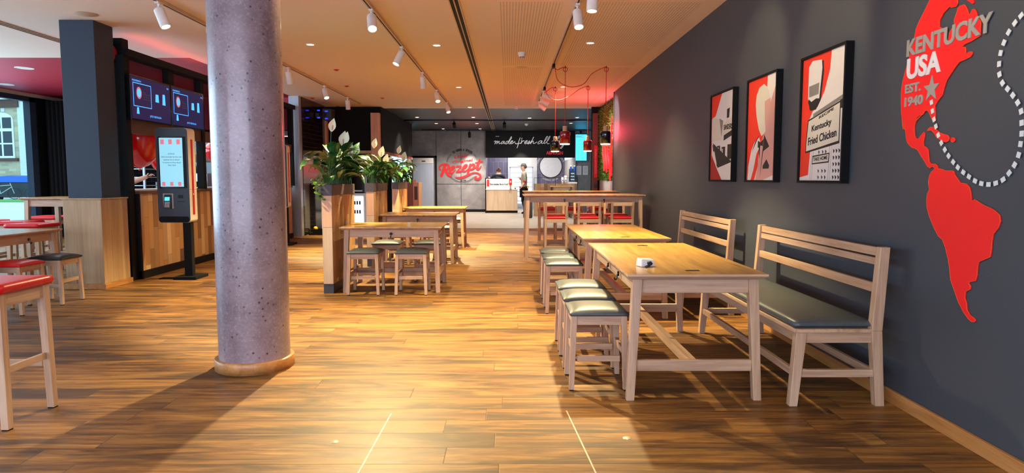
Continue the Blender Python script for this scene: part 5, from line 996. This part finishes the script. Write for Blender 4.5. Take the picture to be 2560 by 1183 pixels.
# worker leaning forward with his back to the room
J = [(0, 0, .95), (0, .05, 1.15), (0, .12, 1.32), (0, .22, 1.40), (0, .27, 1.46), (0, .30, 1.53), (0, .30, 1.60), (-.19, .18, 1.38), (-.30, .2, 1.25), (-.42, .32, 1.33), (.19, .18, 1.36), (.27, .2, 1.15), (.22, .36, 1.02),
     (-.09, 0, .9), (-.1, 0, .5), (-.1, 0, .04), (.09, 0, .9), (.1, 0, .5), (.1, 0, .04)]
E = [(0, 1), (1, 2), (2, 3), (3, 4), (4, 5), (5, 6), (3, 7), (7, 8), (8, 9), (3, 10), (10, 11), (11, 12), (0, 13), (13, 14), (14, 15), (0, 16), (16, 17), (17, 18)]
R = [(.16, .13), (.16, .12), (.18, .13), (.12, .09), .055, .085, .075, .075, .05, .035, .075, .05, .035, .09, .06, .045, .09, .06, .045]
P2 = figure('person', J, E, R, (['skin', 'navy_cloth'], lambda c: 0 if (c.z > 1.45 and abs(c.x) < .1) or c.x < -.34 else 1), 'person in dark navy top with tied hair bending over behind the order counter', (-.38, 26.6, 0))
mb('hair_brown').ball((0, .28, 1.60), .098, 10, (1, 1, .95)).ball((0, .20, 1.67), .04, 8).build('hair', P2)
# arm of the worker behind the counter opening
J = [(0, 0, .95), (0, 0, 1.2), (0, 0, 1.42), (0, 0, 1.50), (0, 0, 1.56), (0, 0, 1.68), (.17, 0, 1.40), (.25, -.12, 1.20), (.48, -.1, 1.28), (.55, -.09, 1.31), (-.17, 0, 1.4), (-.2, 0, 1.15), (-.15, -.1, .95), (-.09, 0, .9), (-.1, 0, .5), (-.1, 0, .04), (.09, 0, .9), (.1, 0, .5), (.1, 0, .04)]
E = [(0, 1), (1, 2), (2, 3), (3, 4), (4, 5), (2, 6), (6, 7), (7, 8), (8, 9), (2, 10), (10, 11), (11, 12), (0, 13), (13, 14), (14, 15), (0, 16), (16, 17), (17, 18)]
R = [(.15, .12), (.14, .11), (.15, .11), .06, .075, .085, .07, .048, .034, .028, .07, .045, .035, .09, .06, .045, .09, .06, .045]
P3 = figure('person', J, E, R, (['skin', 'navy_cloth'], lambda c: 0 if c.z > 1.47 or (c.x > .22 and c.z < 1.33) or c.z < 1.1 and abs(c.x) > .17 else 1), 'person behind the service counter of whom only a reaching bare forearm shows', (-5.62, 9.72, 0))
b = mb('skin')
for k in range(4): b.tube([(.57, -.105+k*.016, 1.315), (.60, -.105+k*.016, 1.335), (.625, -.10+k*.016, 1.33-.004*k)], [.009, .008, .007], 6)
b.tube([(.55, -.115, 1.32), (.575, -.125, 1.35)], [.010, .008], 6); b.build('fingers', P3); mb('hair_brown').ball((0, .01, 1.70), .095, 8).build('hair', P3)

# ================================================================ THE STREET OUTSIDE
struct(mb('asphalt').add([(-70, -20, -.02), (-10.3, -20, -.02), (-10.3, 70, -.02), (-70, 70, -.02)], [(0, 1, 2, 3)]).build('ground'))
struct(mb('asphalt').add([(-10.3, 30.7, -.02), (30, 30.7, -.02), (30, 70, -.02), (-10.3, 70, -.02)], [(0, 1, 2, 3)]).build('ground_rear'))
tag(bx('grass_verge', 'grass', -50, -12, 37, 41, -.02, .02), 'strip of green grass between the street and the brick building', 'grass'); COL.objects['grass_verge']['kind'] = 'stuff'
H = thing('brick_building', (-31.3, 45.0, 0), 'pale brick building with arched windows across the street', 'building', rz=math.radians(-8))
bx('facade', 'facade_brick', -20, -.7, 0, 6, 0, 5.9, H); bx('cornice', 'roof_brown', -20, -.6, -.15, 6, 5.9, 6.4, H); bx('eaves', 'facade_trim', -20, -.3, -.3, 6, 6.4, 7.6, H); bx('corner_pier', 'facade_trim', -.75, 1.6, -.05, 5, 0, 7.4, H)
def arch(x, w, z0, z1):
    q = [(x-w/2, z0), (x+w/2, z0), (x+w/2, z1)]+[(x+w/2*math.cos(a), z1+w*.28*math.sin(a)) for a in [PI*i/10 for i in range(1, 10)]]+[(x-w/2, z1)]; return q
for i, x in enumerate((-12, -8.6, -5.3, -1.95)):
    f = mb('white_paint').prism(arch(x, 1.7, 2.6, 5.1)[::-1], lambda u, v, w: (u, -.06+w, v), .05).build('window_frame', H)
    b = mb('charcoal')
    for sx in (-1, 1):
        for z0, z1 in ((2.75, 3.5), (3.6, 4.35), (4.55, 5.25)): b.box(x+sx*.40-.33, x+sx*.40+.33, -.07, -.062, z0, z1)
    b.build('panes', f); mb('roof_brown').prism([(x-1.1, 2.4), (x+1.1, 2.4), (x+1.1, 2.6), (x-1.1, 2.6)][::-1], lambda u, v, w: (u, -.16+w, v), .15).build('sill', H)
mb('letter_white').box(-1.95, -1.7, -.03, 0, 5.62, 5.86).build('house_number', H)
t = thing('dumpster', (-30.1, 42.3, -.02), 'blue lidded dumpster parked before the brick building', 'waste container'); bx('bin', 'charcoal', -1.2, 1.0, -.5, .5, .15, 1.05, t, .04); mb('bin_blue').hexa([(-1.25, -.55, 1.05), (1.05, -.55, 1.05), (1.05, .55, 1.05), (-1.25, .55, 1.05)], [(-1.1, -.3, 1.42), (.9, -.3, 1.42), (.9, .5, 1.48), (-1.1, .5, 1.48)]).build('lid', t, .03)
for x in (-1, .8): mb('black_paint').cyl((x, -.4, .1), (x, -.33, .1), .1, n=14).build('wheel', t)
def bike(x, y, rz, label):
    t = thing('bicycle', (x, y, .022), label, 'bicycle', 'bicycles parked across the street', rz)
    for wx in (-.52, .52):
        b = mb('bike_dark').tube([(wx+.33*math.cos(a), 0, .34+.33*math.sin(a)) for a in [2*PI*i/24 for i in range(25)]], .018, 6)
        for k in range(8): b.tube([(wx, 0, .34), (wx+.33*math.cos(k*PI/4), 0, .34+.33*math.sin(k*PI/4))], .004, 4)
        b.build('wheel', t)
    b = mb('light_tile')
    for p, q in (((-.52, .34), (-.15, .34)), ((-.52, .34), (-.2, .8)), ((-.15, .34), (-.25, .9)), ((-.2, .8), (.35, .85)), ((-.15, .34), (.38, .72)), ((.52, .34), (.33, .98))): b.tube([(p[0], 0, p[1]), (q[0], 0, q[1])], .02, 6)
    b.build('frame', t); mb('bike_dark').box(-.38, -.12, -.06, .06, .9, .96).build('saddle', t, .02); mb('bike_dark').tube([(.28, -.28, 1.02), (.34, 0, 1.0), (.28, .28, 1.02)], .015, 6).build('handlebar', t)
for i, (x, y, r) in enumerate(((-28.2, 41.2, .2), (-27.2, 41.6, -.3), (-26.2, 41.1, .1), (-30.4, 41.2, .5))): bike(x, y, r, ['bicycle leaning right of the blue dumpster', 'bicycle in the middle of the parked row outside', 'bicycle nearest the window jamb outside', 'bicycle in front of the blue dumpster'][i])
# white ledge with a picture near the curtain
t = thing('white_ledge', (-8.55, 14.2, 0), 'white sideboard between the curtain and the square pillar', 'sideboard'); bx('body', 'light_tile', -.3, .45, 0, .4, 0, 1.08, t); bx('worktop', 'white_paint', -.35, .5, -.03, .42, 1.08, 1.13, t)
t = thing('small_monitor', (-8.4, 14.3, 1.13), 'small upright picture frame on the white sideboard', 'picture'); bx('frame', 'brown_header', -.14, .2, 0, .03, 0, .5, t); bx('image', 'screen_line', .02, .16, -.004, 0, .05, .45, t)
struct(bx('wall_left_partition', 'charcoal', -9.0, -8.9, 14.8, 16.6, 0, 3.07))
